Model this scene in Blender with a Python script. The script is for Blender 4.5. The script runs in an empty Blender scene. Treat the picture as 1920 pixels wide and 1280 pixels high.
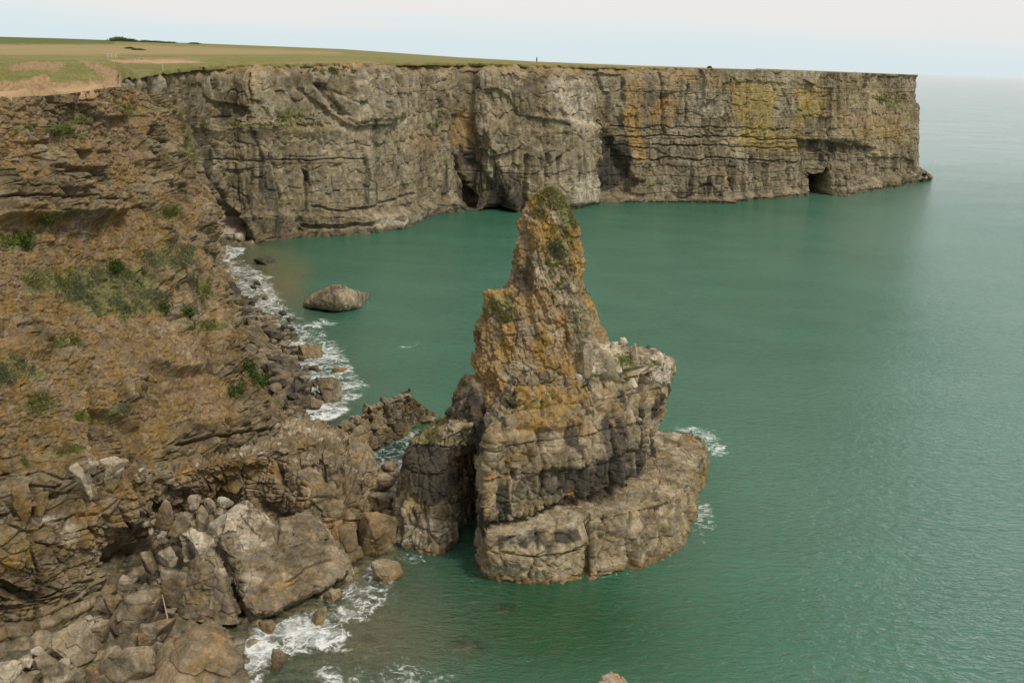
import bpy, math, random
import numpy as np
from concurrent.futures import ThreadPoolExecutor
from mathutils import Vector, Matrix

random.seed(7)
RNG = np.random.default_rng(11)
SC = bpy.context.scene
COL = SC.collection
f32 = np.float32
Q = 1.0                                   # grid density

# ------------------------------------------------------------------ camera maths
FPX, TH, PH, H = 1879.0, math.radians(15.72), math.radians(2.06), 40.0
_c, _s = math.cos(TH), math.sin(TH)
_u0 = np.array([0, _s, _c]); _r0 = np.array([1.0, 0, 0]); CF = np.array([0, _c, -_s])
CR = math.cos(PH) * _r0 + math.sin(PH) * _u0
CU = math.cos(PH) * _u0 - math.sin(PH) * _r0
CAM = np.array([0, 0, H])

def ray(x, y):
    return CF + CR * ((x - 960) / FPX) + CU * ((640 - y) / FPX)
def Z(x, y, z=0.0):                      # sight line meets a level
    d = ray(x, y); return CAM + d * ((z - H) / d[2])
def Y(x, y, D):                          # sight line meets a distance
    d = ray(x, y); return CAM + d * (D / d[1])
def proj(P):
    v = P - CAM
    w = np.maximum(v @ CF, 0.5)
    return 960 + FPX * (v @ CR) / w, 640 - FPX * (v @ CU) / w, w
def hor(x):
    return 111 + (x - 960) * 0.036

# ------------------------------------------------------------------ numpy noise
POOL = ThreadPoolExecutor(4)
def par(fn, p, *a):
    n = len(p)
    if n < 20000: return fn(p, *a)
    k = max(4, n // 60000)
    parts = np.array_split(np.arange(n), k)
    res = list(POOL.map(lambda ix: fn(p[ix], *a), parts))
    if isinstance(res[0], tuple):
        return tuple(np.concatenate(r) for r in zip(*res))
    return np.concatenate(res)

def h32(x, y, z, seed):
    h = (x.astype(np.uint32) * np.uint32(374761393) + y.astype(np.uint32) * np.uint32(668265263)
         + z.astype(np.uint32) * np.uint32(2246822519) + np.uint32((seed * 3266489917) & 0xffffffff))
    h = (h ^ (h >> np.uint32(13))) * np.uint32(1274126177)
    h = (h ^ (h >> np.uint32(16))) * np.uint32(2654435761)
    return h ^ (h >> np.uint32(15))
def u01(h):
    return (h & np.uint32(0xffff)).astype(f32) / f32(65536)
def u01b(h):
    return (h >> np.uint32(16)).astype(f32) / f32(65536)

def _perlin(p, seed):
    p = p.astype(f32)
    i = np.floor(p).astype(np.int32); f = p - i
    w = f * f * f * (f * (f * 6 - 15) + 10)
    out = 0
    for dx in (0, 1):
        wx = w[:, 0] if dx else 1 - w[:, 0]
        for dy in (0, 1):
            wy = w[:, 1] if dy else 1 - w[:, 1]
            for dz in (0, 1):
                wz = w[:, 2] if dz else 1 - w[:, 2]
                h = h32(i[:, 0] + dx, i[:, 1] + dy, i[:, 2] + dz, seed)
                gx = u01(h) * 2 - 1; gy = u01b(h) * 2 - 1
                gz = ((h >> np.uint32(8)) & np.uint32(0xff)).astype(f32) / 127.5 - 1
                out = out + wx * wy * wz * (gx * (f[:, 0] - dx) + gy * (f[:, 1] - dy) + gz * (f[:, 2] - dz))
    return out * 1.5
def perlin(p, scale, seed=0):
    return par(_perlin, np.asarray(p) / np.asarray(scale), seed)
def fbm(p, scale, octv=4, seed=0, gain=0.5):
    o = 0; a = 1.0; s = np.asarray(scale, float)
    for k in range(octv):
        o = o + a * perlin(p, s, seed + k * 17); a *= gain; s = s / 2.03
    return o

def _facets(p, seed):
    """cells of broken rock: each has its own offset and its own tilted plane"""
    p = p.astype(f32)
    b = np.floor(p - 0.5).astype(np.int32)
    n = len(p)
    d1 = np.full(n, 9, f32); d2 = np.full(n, 9, f32)
    val = np.zeros(n, f32); tint = np.zeros(n, f32)
    for dx in (0, 1):
        for dy in (0, 1):
            for dz in (0, 1):
                cx = b[:, 0] + dx; cy = b[:, 1] + dy; cz = b[:, 2] + dz
                h = h32(cx, cy, cz, seed); g = h32(cx, cy, cz, seed + 91)
                qx = p[:, 0] - (cx + 0.15 + 0.7 * u01(h))
                qy = p[:, 1] - (cy + 0.15 + 0.7 * u01b(h))
                qz = p[:, 2] - (cz + 0.15 + 0.7 * u01(g))
                d = qx * qx + qy * qy + qz * qz
                g2 = h32(cx, cy, cz, seed + 53)
                v = (u01(g2) * 2 - 1) * 0.6 + qx * (u01b(g) * 2 - 1) + qy * (u01b(g2) * 2 - 1) + qz * (u01(h * np.uint32(7919)) * 2 - 1)
                m = d < d1
                d2 = np.where(m, d1, np.minimum(d2, d)); d1 = np.where(m, d, d1)
                val = np.where(m, v, val); tint = np.where(m, u01b(g2), tint)
    return val, np.sqrt(d2) - np.sqrt(d1), tint
def facets(p, scale, seed=0):
    return par(_facets, np.asarray(p) / np.asarray(scale), seed)

def _strata(p, t, bw, seed):
    """beds of uneven thickness cut by upright joints"""
    zz = p[:, 2] / t
    i0 = np.floor(zz).astype(np.int32); fr = zz - i0
    zero = np.zeros_like(i0)
    # every integer bed boundary is jittered
    j0 = u01(h32(i0, zero, zero, seed + 5)) * 0.7 - 0.35
    j1 = u01(h32(i0 + 1, zero, zero, seed + 5)) * 0.7 - 0.35
    k = np.where(fr < j0, i0 - 1, np.where(fr > 1 + j1, i0 + 1, i0))
    jk0 = u01(h32(k, zero, zero, seed + 5)) * 0.7 - 0.35
    jk1 = u01(h32(k + 1, zero, zero, seed + 5)) * 0.7 - 0.35
    lo = k + jk0; hi = k + 1 + jk1
    ez = np.minimum(zz - lo, hi - zz) * t                      # metres to the bed plane
    lay = u01(h32(k, zero, zero, seed + 9)) * 2 - 1
    w = bw * (0.5 + 1.2 * u01b(h32(k, zero, zero, seed + 9)))
    qx = p[:, 0] / w; qy = p[:, 1] / w
    bx = np.floor(qx - 0.5).astype(np.int32); by = np.floor(qy - 0.5).astype(np.int32)
    n = len(p); d1 = np.full(n, 9.0); d2 = np.full(n, 9.0); off = np.zeros(n); tint = np.zeros(n)
    for dx in (0, 1):
        for dy in (0, 1):
            h = h32(bx + dx, by + dy, k, seed)
            d = (qx - (bx + dx + 0.15 + 0.7 * u01(h))) ** 2 + (qy - (by + dy + 0.15 + 0.7 * u01b(h))) ** 2
            g = h32(bx + dx, by + dy, k, seed + 31)
            m = d < d1
            d2 = np.where(m, d1, np.minimum(d2, d)); d1 = np.where(m, d, d1)
            off = np.where(m, u01(g) * 2 - 1, off); tint = np.where(m, u01b(g), tint)
    ej = (np.sqrt(d2) - np.sqrt(d1)) * w * 0.5
    return off.astype(f32), lay.astype(f32), np.minimum(ez, ej).astype(f32), tint.astype(f32)
def strata(p, t, bw, seed=0, dip=(0, 0), warp=0.5):
    q = np.array(p, float)
    q[:, 2] += dip[0] * q[:, 0] + dip[1] * q[:, 1] + warp * perlin(p, 14.0, seed + 71) + 0.12 * perlin(p, 2.5, seed + 72)
    q[:, :2] += 0.5 * np.stack([perlin(p, 5.0, seed + 73), perlin(p, 5.0, seed + 74)], 1)
    return par(_strata, q, t, bw, seed)

def sst(a, b, x):
    t = np.clip((x - a) / (b - a), 0, 1); return t * t * (3 - 2 * t)
def sig(x):
    return 1 / (1 + np.exp(-np.clip(x, -30, 30)))

# ------------------------------------------------------------------ curves, grids, meshes
def cr(ctrl, t):
    """Catmull-Rom along axis 0, t in control units"""
    c = np.asarray(ctrl, float); n = len(c)
    i = np.clip(np.floor(t).astype(int), 0, n - 2); f = (t - i).reshape((-1,) + (1,) * (c.ndim - 1))
    g = lambda k: c[np.clip(k, 0, n - 1)]
    p0, p1, p2, p3 = g(i - 1), g(i), g(i + 1), g(i + 2)
    return p1 + 0.5 * f * (p2 - p0 + f * (2 * p0 - 5 * p1 + 4 * p2 - p3 + f * (3 * (p1 - p2) + p3 - p0)))
def cr_loop(ctrl, t):
    c = np.asarray(ctrl, float); n = len(c)
    i = np.floor(t).astype(int) % n; f = (t - np.floor(t)).reshape((-1,) + (1,) * (c.ndim - 1))
    p0, p1, p2, p3 = c[(i - 1) % n], c[i], c[(i + 1) % n], c[(i + 2) % n]
    return p1 + 0.5 * f * (p2 - p0 + f * (2 * p0 - 5 * p1 + 4 * p2 - p3 + f * (3 * (p1 - p2) + p3 - p0)))
def tpar(n, weights):
    """n params over the spans, shared out by weight"""
    cum = np.concatenate([[0], np.cumsum(np.asarray(weights, float))]); cum /= cum[-1]
    return np.interp(np.linspace(0, 1, n), cum, np.arange(len(cum)))

def grid_normals(G, loop=False):
    if loop:
        du = np.roll(G, -1, 1) - np.roll(G, 1, 1)
    else:
        du = np.gradient(G, axis=1)
    dv = np.gradient(G, axis=0)
    n = np.cross(du, dv)
    return n / (np.linalg.norm(n, axis=2, keepdims=True) + 1e-9)

def new_mesh(name, V, F, mat, parent=None, attrs=None, smooth=True):
    me = bpy.data.meshes.new(name)
    V = np.ascontiguousarray(V, f32)
    F = np.ascontiguousarray(F, np.int32)
    k = F.shape[1]
    me.vertices.add(len(V)); me.vertices.foreach_set('co', V.ravel())
    me.loops.add(F.size); me.loops.foreach_set('vertex_index', F.ravel())
    me.polygons.add(len(F)); me.polygons.foreach_set('loop_start', np.arange(0, F.size, k, dtype=np.int32))
    me.polygons.foreach_set('use_smooth', np.full(len(F), smooth))
    for an, av in (attrs or {}).items():
        av = np.asarray(av, f32)
        if av.ndim == 1:
            a = me.attributes.new(an, 'FLOAT', 'POINT'); a.data.foreach_set('value', av)
        else:
            a = me.attributes.new(an, 'FLOAT_VECTOR', 'POINT'); a.data.foreach_set('vector', np.ascontiguousarray(av).ravel())
    me.update(calc_edges=True); me.validate(verbose=False) if len(V) < 2000 else None
    if mat: me.materials.append(mat)
    o = bpy.data.objects.new(name, me); COL.objects.link(o)
    if parent: o.parent = parent
    return o
def grid_faces(nr, nc, loop=False):
    r = np.arange(nr - 1)[:, None]
    c = np.arange(nc if loop else nc - 1)[None, :]
    c2 = (c + 1) % nc
    return np.stack([(r * nc + c), (r * nc + c2), ((r + 1) * nc + c2), ((r + 1) * nc + c)], -1).reshape(-1, 4)

def tag(o, label=None, cat=None, group=None, kind=None):
    if label: o['label'] = label
    if cat: o['category'] = cat
    if group: o['group'] = group
    if kind: o['kind'] = kind
    return o
def empty(name, loc=(0, 0, 0)):
    o = bpy.data.objects.new(name, None); COL.objects.link(o); o.location = loc
    o.empty_display_size = 0.5
    return o

# ------------------------------------------------------------------ features traced on a face (in sight coordinates of the base surface)
def sd_poly(px, py, poly):
    poly = np.asarray(poly, float)
    out = np.full(len(px), 1e3)
    x0, y0 = poly.min(0) - 30; x1, y1 = poly.max(0) + 30
    ix = np.where((px > x0) & (px < x1) & (py > y0) & (py < y1))[0]
    if len(ix) == 0: return out
    X = px[ix]; Yy = py[ix]; d = np.full(len(ix), 1e9); ins = np.zeros(len(ix), bool)
    for a, b in zip(poly, np.roll(poly, -1, 0)):
        e = b - a; t = np.clip(((X - a[0]) * e[0] + (Yy - a[1]) * e[1]) / (e @ e + 1e-9), 0, 1)
        d = np.minimum(d, np.hypot(X - a[0] - t * e[0], Yy - a[1] - t * e[1]))
        c = ((a[1] > Yy) != (b[1] > Yy))
        with np.errstate(divide='ignore', invalid='ignore'):
            xi = (b[0] - a[0]) * (Yy - a[1]) / (b[1] - a[1] + 1e-12) + a[0]
        ins ^= c & (X < xi)
    out[ix] = np.where(ins, -d, d)
    return out
def area(px, py, poly, soft=3.0):
    return 1 - sst(-soft, soft, sd_poly(px, py, poly))
def line_d(px, py, pts):
    pts = np.asarray(pts, float); d = np.full(len(px), 1e9)
    for a, b in zip(pts[:-1], pts[1:]):
        e = b - a; t = np.clip(((px - a[0]) * e[0] + (py - a[1]) * e[1]) / (e @ e + 1e-9), 0, 1)
        d = np.minimum(d, np.hypot(px - a[0] - t * e[0], py - a[1] - t * e[1]))
    return d
def groove(px, py, pts, w):
    return 1 - sst(0.3, 1.0, line_d(px, py, pts) / w)
def ledge(px, py, pts, soft=1.2, reach=30.0, up=False, fade=12.0):
    """a shelf: 1 just below the line, dying away over reach (up: just above it)"""
    pts = np.asarray(pts, float)
    yc = np.interp(px, pts[:, 0], pts[:, 1]); d = (py - yc) * (-1 if up else 1)
    win = sst(pts[0, 0] - fade, pts[0, 0] + fade, px) * (1 - sst(pts[-1, 0] - fade, pts[-1, 0] + fade, px))
    return sig(d / soft) * np.exp(-np.maximum(d, 0) / reach) * win
def blob(px, py, cx, cy, rx, ry, p=2.0):
    return np.exp(-(((px - cx) / rx) ** 2 + ((py - cy) / ry) ** 2) ** (p / 2))

# ------------------------------------------------------------------ materials
class NT:
    def __init__(s, name):
        s.m = bpy.data.materials.new(name); s.m.use_nodes = True
        s.t = s.m.node_tree; s.t.nodes.clear(); s.L = s.t.links
    def n(s, typ, **kw):
        o = s.t.nodes.new(typ)
        for k, v in kw.items():
            if k.startswith('i_'):
                key = k[2:]; key = int(key) if key.isdigit() else key
                s.put(o, key, v)
            else: setattr(o, k, v)
        return o
    def put(s, node, key, v):
        sock = node.inputs[key]
        if isinstance(v, bpy.types.NodeSocket): s.L.new(v, sock)
        else:
            if isinstance(v, tuple) and len(v) == 3 and sock.type == 'RGBA': v = (*v, 1)
            sock.default_value = v
    def mix(s, fac, a, b, mode='MIX'):
        o = s.n('ShaderNodeMix', data_type='RGBA', blend_type=mode)
        s.put(o, 0, fac); s.put(o, 6, a); s.put(o, 7, b); return o.outputs[2]
    def math(s, op, a, b=0.0, c=None, clamp=False):
        o = s.n('ShaderNodeMath', operation=op, use_clamp=clamp); s.put(o, 0, a); s.put(o, 1, b)
        if c is not None: s.put(o, 2, c)
        return o.outputs[0]
    def noise(s, scale, detail=5, rough=0.6, vec=None, dist=0.0, col=False):
        o = s.n('ShaderNodeTexNoise'); o.inputs['Scale'].default_value = scale; o.inputs['Detail'].default_value = detail
        o.inputs['Roughness'].default_value = rough; o.inputs['Distortion'].default_value = dist
        if vec is not None: s.L.new(vec, o.inputs['Vector'])
        return o.outputs['Color' if col else 'Fac']
    def ramp(s, fac, lo, hi, a=0.0, b=1.0):
        o = s.n('ShaderNodeMapRange', clamp=True, interpolation_type='SMOOTHSTEP')
        s.put(o, 0, fac); s.put(o, 1, lo); s.put(o, 2, hi); s.put(o, 3, a); s.put(o, 4, b); return o.outputs[0]
    def pos(s, scale=(1, 1, 1)):
        g = s.n('ShaderNodeNewGeometry')
        m = s.n('ShaderNodeMapping'); s.L.new(g.outputs['Position'], m.inputs[0]); m.inputs['Scale'].default_value = scale
        return m.outputs[0]
    def attr(s, name):
        return s.n('ShaderNodeAttribute', attribute_name=name)
    def sep(s, v):
        o = s.n('ShaderNodeSeparateXYZ'); s.L.new(v, o.inputs[0]); return o.outputs
    def out(s, sh):
        o = s.n('ShaderNodeOutputMaterial'); s.L.new(sh, o.inputs[0]); return s.m
    def bsdf(s, col, rough=0.9, normal=None, spec=0.2):
        o = s.n('ShaderNodeBsdfPrincipled'); s.put(o, 'Base Color', col); s.put(o, 'Roughness', rough)
        o.inputs['Specular IOR Level'].default_value = spec
        if normal is not None: s.L.new(normal, o.inputs['Normal'])
        return o.outputs[0]
    def bump(s, h, strength, dist):
        o = s.n('ShaderNodeBump'); s.put(o, 'Height', h); s.put(o, 'Strength', strength); s.put(o, 'Distance', dist)
        return o.outputs[0]

def rock_material(name, dark, mid, light, sc=1.0, soil=(0.33, 0.19, 0.075), bump=0.6, tide=(0.12, 0.075, 0.035), tide_h=0.9,
                  vert=0.5, bdist=0.12, crackc=1.0, soilw=.26, soila=1.0, tide_a=.85):
    T = NT(name)
    p = T.pos()
    pv = T.pos((1, 1, 0.16))
    big = T.noise(0.11 * sc, 4, 0.6, p)
    med = T.noise(0.6 * sc, 6, 0.65, p, 0.4)
    fine = T.noise(3.5 * sc, 6, 0.7, p)
    streak = T.noise(0.7 * sc, 5, 0.65, pv)
    c = T.mix(T.ramp(med, 0.34, 0.66), dark, mid)
    c = T.mix(T.ramp(big, 0.42, 0.68, 0, 0.7), c, light)
    c = T.mix(T.ramp(streak, 0.52, 0.72, 0, 0.55 * vert), c, tuple(x * 0.5 for x in dark))
    c = T.mix(T.ramp(streak, 0.46, 0.30, 0, 0.5 * vert), c, light)
    a_t = T.attr('tint').outputs['Fac']
    c = T.mix(T.ramp(a_t, 0.5, 1.0, 0, 0.45), c, light)
    c = T.mix(T.ramp(a_t, 0.45, 0.0, 0, 0.35), c, dark)
    m1 = T.sep(T.attr('m1').outputs['Vector']); m2 = T.sep(T.attr('m2').outputs['Vector'])
    def brk(mask, nz, w=0.22):
        return T.ramp(T.math('ADD', mask, T.math('MULTIPLY', T.math('SUBTRACT', nz, 0.5), 1.1)), 0.5 - w, 0.5 + w)
    soilc = T.mix(T.ramp(fine, 0.35, 0.7), tuple(x * 0.72 for x in soil), tuple(min(1, x * 1.2) for x in soil))
    soilc = T.mix(T.ramp(big, 0.4, 0.65, 0, 0.5), soilc, (0.22, 0.15, 0.085))
    c = T.mix(T.math('MULTIPLY', T.ramp(T.math('ADD', m1[0], T.math('MULTIPLY', T.math('SUBTRACT', T.noise(.3 * sc, 6, .62, p), 0.5), soila)), 0.5 - soilw, 0.5 + soilw), 0.88), c, soilc)
    lich = T.mix(T.ramp(fine, .3, .7), (0.22, 0.155, 0.045), (0.36, 0.265, 0.07))
    c = T.mix(T.math('MULTIPLY', brk(m1[1], T.noise(0.9 * sc, 6, 0.75, pv), 0.45), 0.72), c, lich)
    veg = T.mix(T.ramp(fine, 0.35, 0.65), (0.08, 0.084, 0.028), (0.175, 0.172, 0.062))
    c = T.mix(T.math('MULTIPLY', brk(m1[2], T.noise(1.6, 6, 0.7, p)), 0.85), c, veg)
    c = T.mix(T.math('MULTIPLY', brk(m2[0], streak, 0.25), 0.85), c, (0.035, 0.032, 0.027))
    c = T.mix(T.math('MULTIPLY', brk(m2[1], med, 0.3), 0.75), c, (0.50, 0.44, 0.34))
    c = T.mix(T.math('MULTIPLY', brk(m2[2], med, 0.3), 0.85), c, (0.31, 0.145, 0.048))
    # tide band: weed and barnacles, brown at the waterline
    z = T.sep(T.pos())[2]
    tb = T.ramp(T.math('ADD', z, T.math('MULTIPLY', T.math('SUBTRACT', med, 0.5), 1.6)), tide_h, tide_h * 0.35)
    c = T.mix(T.math('MULTIPLY', tb, tide_a), c, T.mix(fine, tide, tuple(x * 1.9 for x in tide)))
    # stones of different tint, large and small
    for vs, am in ((1.3 * sc, .17), (4.2 * sc, .15)):
        vc = T.n('ShaderNodeTexVoronoi', feature='F1'); vc.inputs['Scale'].default_value = vs
        wq = T.n('ShaderNodeVectorMath', operation='MULTIPLY_ADD'); T.L.new(T.noise(vs * 1.3, 3, .6, p, col=True), wq.inputs[0]); wq.inputs[1].default_value = (.5 / vs,) * 3; T.L.new(p, wq.inputs[2]); T.L.new(wq.outputs[0], vc.inputs['Vector'])
        cr_ = T.sep(vc.outputs['Color'])
        hsv = T.n('ShaderNodeHueSaturation'); T.put(hsv, 'Color', c); T.put(hsv, 'Value', T.ramp(cr_[0], 0, 1, 1 - am, 1 + am)); T.put(hsv, 'Saturation', T.ramp(cr_[1], 0, 1, .85, 1.12)); c = hsv.outputs[0]
    # pits and speckles of the stone itself
    sp = T.noise(9 * sc, 3, 0.7, p)
    c = T.mix(T.ramp(sp, 0.62, 0.75, 0, 0.35), c, light)
    c = T.mix(T.ramp(sp, 0.42, 0.30, 0, 0.4), c, tuple(x * 0.6 for x in dark))
    vo = T.n('ShaderNodeTexVoronoi', feature='DISTANCE_TO_EDGE'); vo.inputs['Scale'].default_value = 1.1 * sc
    wp = T.n('ShaderNodeVectorMath', operation='ADD'); T.L.new(p, wp.inputs[0])
    sc_ = T.n('ShaderNodeVectorMath', operation='SCALE'); T.L.new(T.noise(0.8, 4, 0.6, p, col=True), sc_.inputs[0]); sc_.inputs['Scale'].default_value = 1.6
    T.L.new(sc_.outputs[0], wp.inputs[1]); T.L.new(wp.outputs[0], vo.inputs['Vector'])
    crack = T.ramp(vo.outputs['Distance'], 0.0, 0.06)
    hh = T.math('ADD', T.math('MULTIPLY', T.noise(2.2 * sc, 8, 0.72, p, 0.3), 1.5), T.math('MULTIPLY', crack, 0.35 * crackc))
    hh = T.math('ADD', hh, T.math('MULTIPLY', T.noise(11 * sc, 4, 0.7, p), 0.35))
    nb = T.bump(hh, bump, bdist)
    rough = T.math('SUBTRACT', 0.92, T.math('MULTIPLY', tb, 0.35))
    return T.out(T.bsdf(c, rough, nb, 0.25))

M_FAR = rock_material('limestone_far', (0.098, 0.077, 0.046), (0.217, 0.176, 0.106), (0.335, 0.283, 0.187), 0.6, soil=(0.31, 0.20, 0.078), bump=0.55, vert=1.2, bdist=0.35, tide_h=1.6, tide=(0.085, 0.062, 0.036))
M_NEAR = rock_material('limestone_near', (0.078, 0.056, 0.028), (0.170, 0.127, 0.068), (0.29, 0.235, 0.142), 1.0, soil=(0.200, 0.133, 0.055), bump=.55, vert=0.3, tide_h=0.2, bdist=.14, soilw=.16)
M_STACK = rock_material('limestone_stack', (0.105, 0.080, 0.044), (0.225, 0.174, 0.098), (0.385, 0.32, 0.205), 1.0, soil=(0.285, 0.180, 0.057), bump=.55, vert=1.0, tide=(0.11, 0.068, 0.025), tide_h=0.8, bdist=.13)
M_SHELF = rock_material('limestone_shore', (0.10, 0.075, 0.042), (0.198, 0.150, 0.085), (0.33, 0.265, 0.17), 1.3, soil=(0.30, 0.185, 0.07), bump=.55, vert=0.25, tide=(0.12, 0.075, 0.03), tide_h=0.6, bdist=0.1)
M_BOULDER = rock_material('limestone_boulder', (0.092, 0.070, 0.041), (0.182, 0.140, 0.084), (0.31, 0.255, 0.17), 1.3, soil=(0.28, 0.18, 0.075), bump=.55, vert=0.2, tide=(0.09, 0.065, 0.035), tide_h=0.12, bdist=0.1)

M_SUNK = rock_material('limestone_underwater', (0.13, 0.10, 0.058), (0.25, 0.195, 0.115), (0.42, 0.34, 0.20), 1.3, soil=(0.36, 0.24, 0.09), bump=.4, vert=0.1, tide_a=0.0)
# ------------------------------------------------------------------ relief common to all rock
def earth_mask(x, y, P):
    e = 0.60 + 0.85 * fbm(P, 6.0, 4, 240)
    e += 0.35 * blob(x, y, 60, 560, 110, 70) + 0.35 * blob(x, y, 170, 480, 60, 40) + 0.3 * blob(x, y, 20, 200, 60, 30) + 0.3 * blob(x, y, 230, 320, 40, 60) + 0.35 * blob(x, y, 240, 420, 30, 50)
    e -= 0.45 * blob(x, y, 110, 370, 120, 45) + 0.5 * blob(x, y, 225, 800, 60, 40) + 0.4 * blob(x, y, 370, 460, 40, 120) + 0.35 * blob(x, y, 320, 680, 60, 40) + 0.45 * area(x, y, [(350, 790), (560, 780), (580, 840), (300, 900)], 20) \
        + 0.2 * blob(x, y, 330, 260, 50, 60) + .35 * blob(x, y, 150, 220, 60, 25) + .3 * blob(x, y, 420, 600, 30, 40) + .3 * sst(820, 900, y)
    return e
def relief(P, s, kind):
    """displacement in metres and the block tint"""
    n = len(P)
    if kind == 'far':
        px, py, _w = proj(P)
        right = sst(1090, 1180, px)                      # level beds rule the right half, broken upright rock the left
        a, _, t1 = facets(P * np.array([1, 1, 0.33]), 7.0, 3); b, eb, t2 = facets(P * np.array([1, 1, 0.5]), 2.6, 5)
        W = P + .5 * np.stack([perlin(P, 6.0, 801), perlin(P, 6.0, 802), perlin(P, 6.0, 803)], 1)
        o, l, e, t3 = strata(W, 2.6, 4.2, 21, dip=(-0.01, 0.0), warp=0.25)
        c, ec, _ = facets(P * np.array([1, 1, 0.6]), 1.1, 8)
        fl = fbm(P * np.array([1, 1, .1]), 3.2, 4, 810, .6)
        right = right * (.3 + .7 * sst(222, 245, py + 4 * perlin(P, 9.0, 830)))
        gate = right * .9 + .1 + .55 * (1 - right) * sst(.05, .5, perlin(P, (25, 25, 7), 820))
        d = 0.85 * a + 0.42 * b + gate * (0.36 * o + 0.16 * l) + 0.16 * c + (.65 - .45 * right) * fl
        d -= gate * 0.36 * (1 - sst(0.0, 0.2, e)) + 0.42 * (1 - sst(0, 0.10, eb)) + .08 * (1 - sst(0, .1, ec))
        d += 0.55 * fbm(P, 19.0, 2, 40) + 0.16 * fbm(P, 2.2, 3, 45)
        return d, 0.35 * t1 + 0.35 * t2 + 0.3 * t3
    if kind in ('near', 'low'):
        px, py, _w = proj(P)
        up = kind == 'near'
        ea_ = sst(.42, .62, earth_mask(px, py, P)) if up else np.zeros(len(P))
        R = P.copy(); R[:, 2] += (.15 if up else .06) * R[:, 1]          # the beds fall away northward
        a, ea, t1 = facets(R * np.array([1, .9, 1.2]), 3.6, 13)
        b, eb, t2 = facets(R * np.array([1, .9, 1.25]), 1.5, 15)
        o, l, e, t3 = strata(R, 1.35, 2.6, 27, warp=.45)
        c, ec, _ = facets(R * np.array([1, 1, 1.2]), 0.6, 18)
        g, eg, _ = facets(P, 0.27, 19)
        st = sst(-0.25, 0.25, perlin(P, 8.0, 60)) * (1 - .9 * ea_)
        rk = 1 - .72 * ea_
        d = (0.5 if up else .62) * rk * a + .42 * rk * b + st * (0.26 * o + 0.14 * l - 0.32 * (1 - sst(0, 0.14, e))) + .16 * c + .06 * g
        d -= rk * 0.42 * (1 - sst(0, 0.12, eb)) + .2 * rk * (1 - sst(0, .05, ea)) + 0.08 * (1 - sst(0, 0.16, ec)) + .03 * (1 - sst(0, .2, eg))
        d += 0.6 * fbm(P, 9.0, 3, 50) + 0.10 * fbm(P, 1.1, 3, 55) - .35 * ea_ + ea_ * .2 * fbm(P, 2.6, 3, 57)
        return d, 0.3 * t1 + 0.4 * t2 + 0.3 * t3
    if kind == 'slab':
        a, ea, t1 = facets(P, 3.0, 113); b, eb, t2 = facets(P, 1.1, 115); c, ec, _ = facets(P, .4, 118)
        d = .28 * a + .2 * b + .09 * c - .2 * (1 - sst(0, .06, ea)) - .14 * (1 - sst(0, .1, eb)) + .2 * fbm(P, 1.5, 4, 119)
        return d, .4 * t1 + .6 * t2
    if kind == 'tower':                       # rubble held in soil
        a, ea, t1 = facets(P * np.array([1, 1, .5]), 2.6, 23); b, eb, t2 = facets(P * np.array([1, 1, .8]), 0.9, 25)
        c, ec, t3 = facets(P, 0.36, 28)
        S_ = np.stack([P[:, 0] + .42 * P[:, 2], P[:, 1], P[:, 2] * .22 - .1 * P[:, 0]], 1)       # ribs slanting down
        d = 0.15 * a + 0.15 * b + 0.11 * c - 0.11 * (1 - sst(0, 0.15, eb)) - 0.06 * (1 - sst(0, .2, ec))
        d += .34 * fbm(S_, 1.3, 4, 66, .55) + 0.16 * fbm(P, 4.5, 2, 65) + 0.07 * fbm(P, 0.8, 3, 68)
        return d, 0.3 * t1 + 0.4 * t2 + 0.3 * t3
    if kind == 'block':                       # jointed limestone, upright ribs
        a, ea, t1 = facets(P * np.array([1, 1, .45]), 2.4, 33); b, eb, t2 = facets(P * np.array([1, 1, .6]), 1.0, 35)
        o, l, e, t3 = strata(P, 2.1, 1.5, 37, dip=(0.05, 0), warp=0.35)
        c, ec, _ = facets(P * np.array([1, 1, .7]), 0.45, 38)
        d = 0.34 * a + 0.22 * b + 0.22 * o + 0.08 * l + 0.08 * c - 0.26 * (1 - sst(0, 0.11, e)) - 0.16 * (1 - sst(0, 0.10, eb)) - .05 * (1 - sst(0, .14, ec))
        d += .16 * fbm(P * np.array([1, 1, .15]), 1.3, 3, 77) + 0.25 * fbm(P, 5.0, 2, 75) + 0.06 * fbm(P, 0.9, 3, 78)
        return d, 0.3 * t1 + 0.4 * t2 + 0.3 * t3
    if kind == 'ledge':                       # sea worn
        a, ea, t1 = facets(P, 3.4, 43); b, eb, t2 = facets(P * np.array([1, 1, .7]), 1.3, 45)
        c, ec, _ = facets(P, 0.5, 48)
        d = 0.32 * a + 0.17 * b + 0.08 * c - 0.18 * (1 - sst(0, 0.08, eb)) - 0.22 * (1 - sst(0, 0.045, ea)) - .05 * (1 - sst(0, .14, ec))
        d *= 1 - .55 * sst(3.7, 4.1, P[:, 2])
        d += 0.18 * fbm(P, 4.0, 2, 85) + 0.10 * fbm(P * np.array([1, 1, .4]), 0.8, 3, 88)
        return d, 0.4 * t1 + 0.6 * t2

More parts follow.
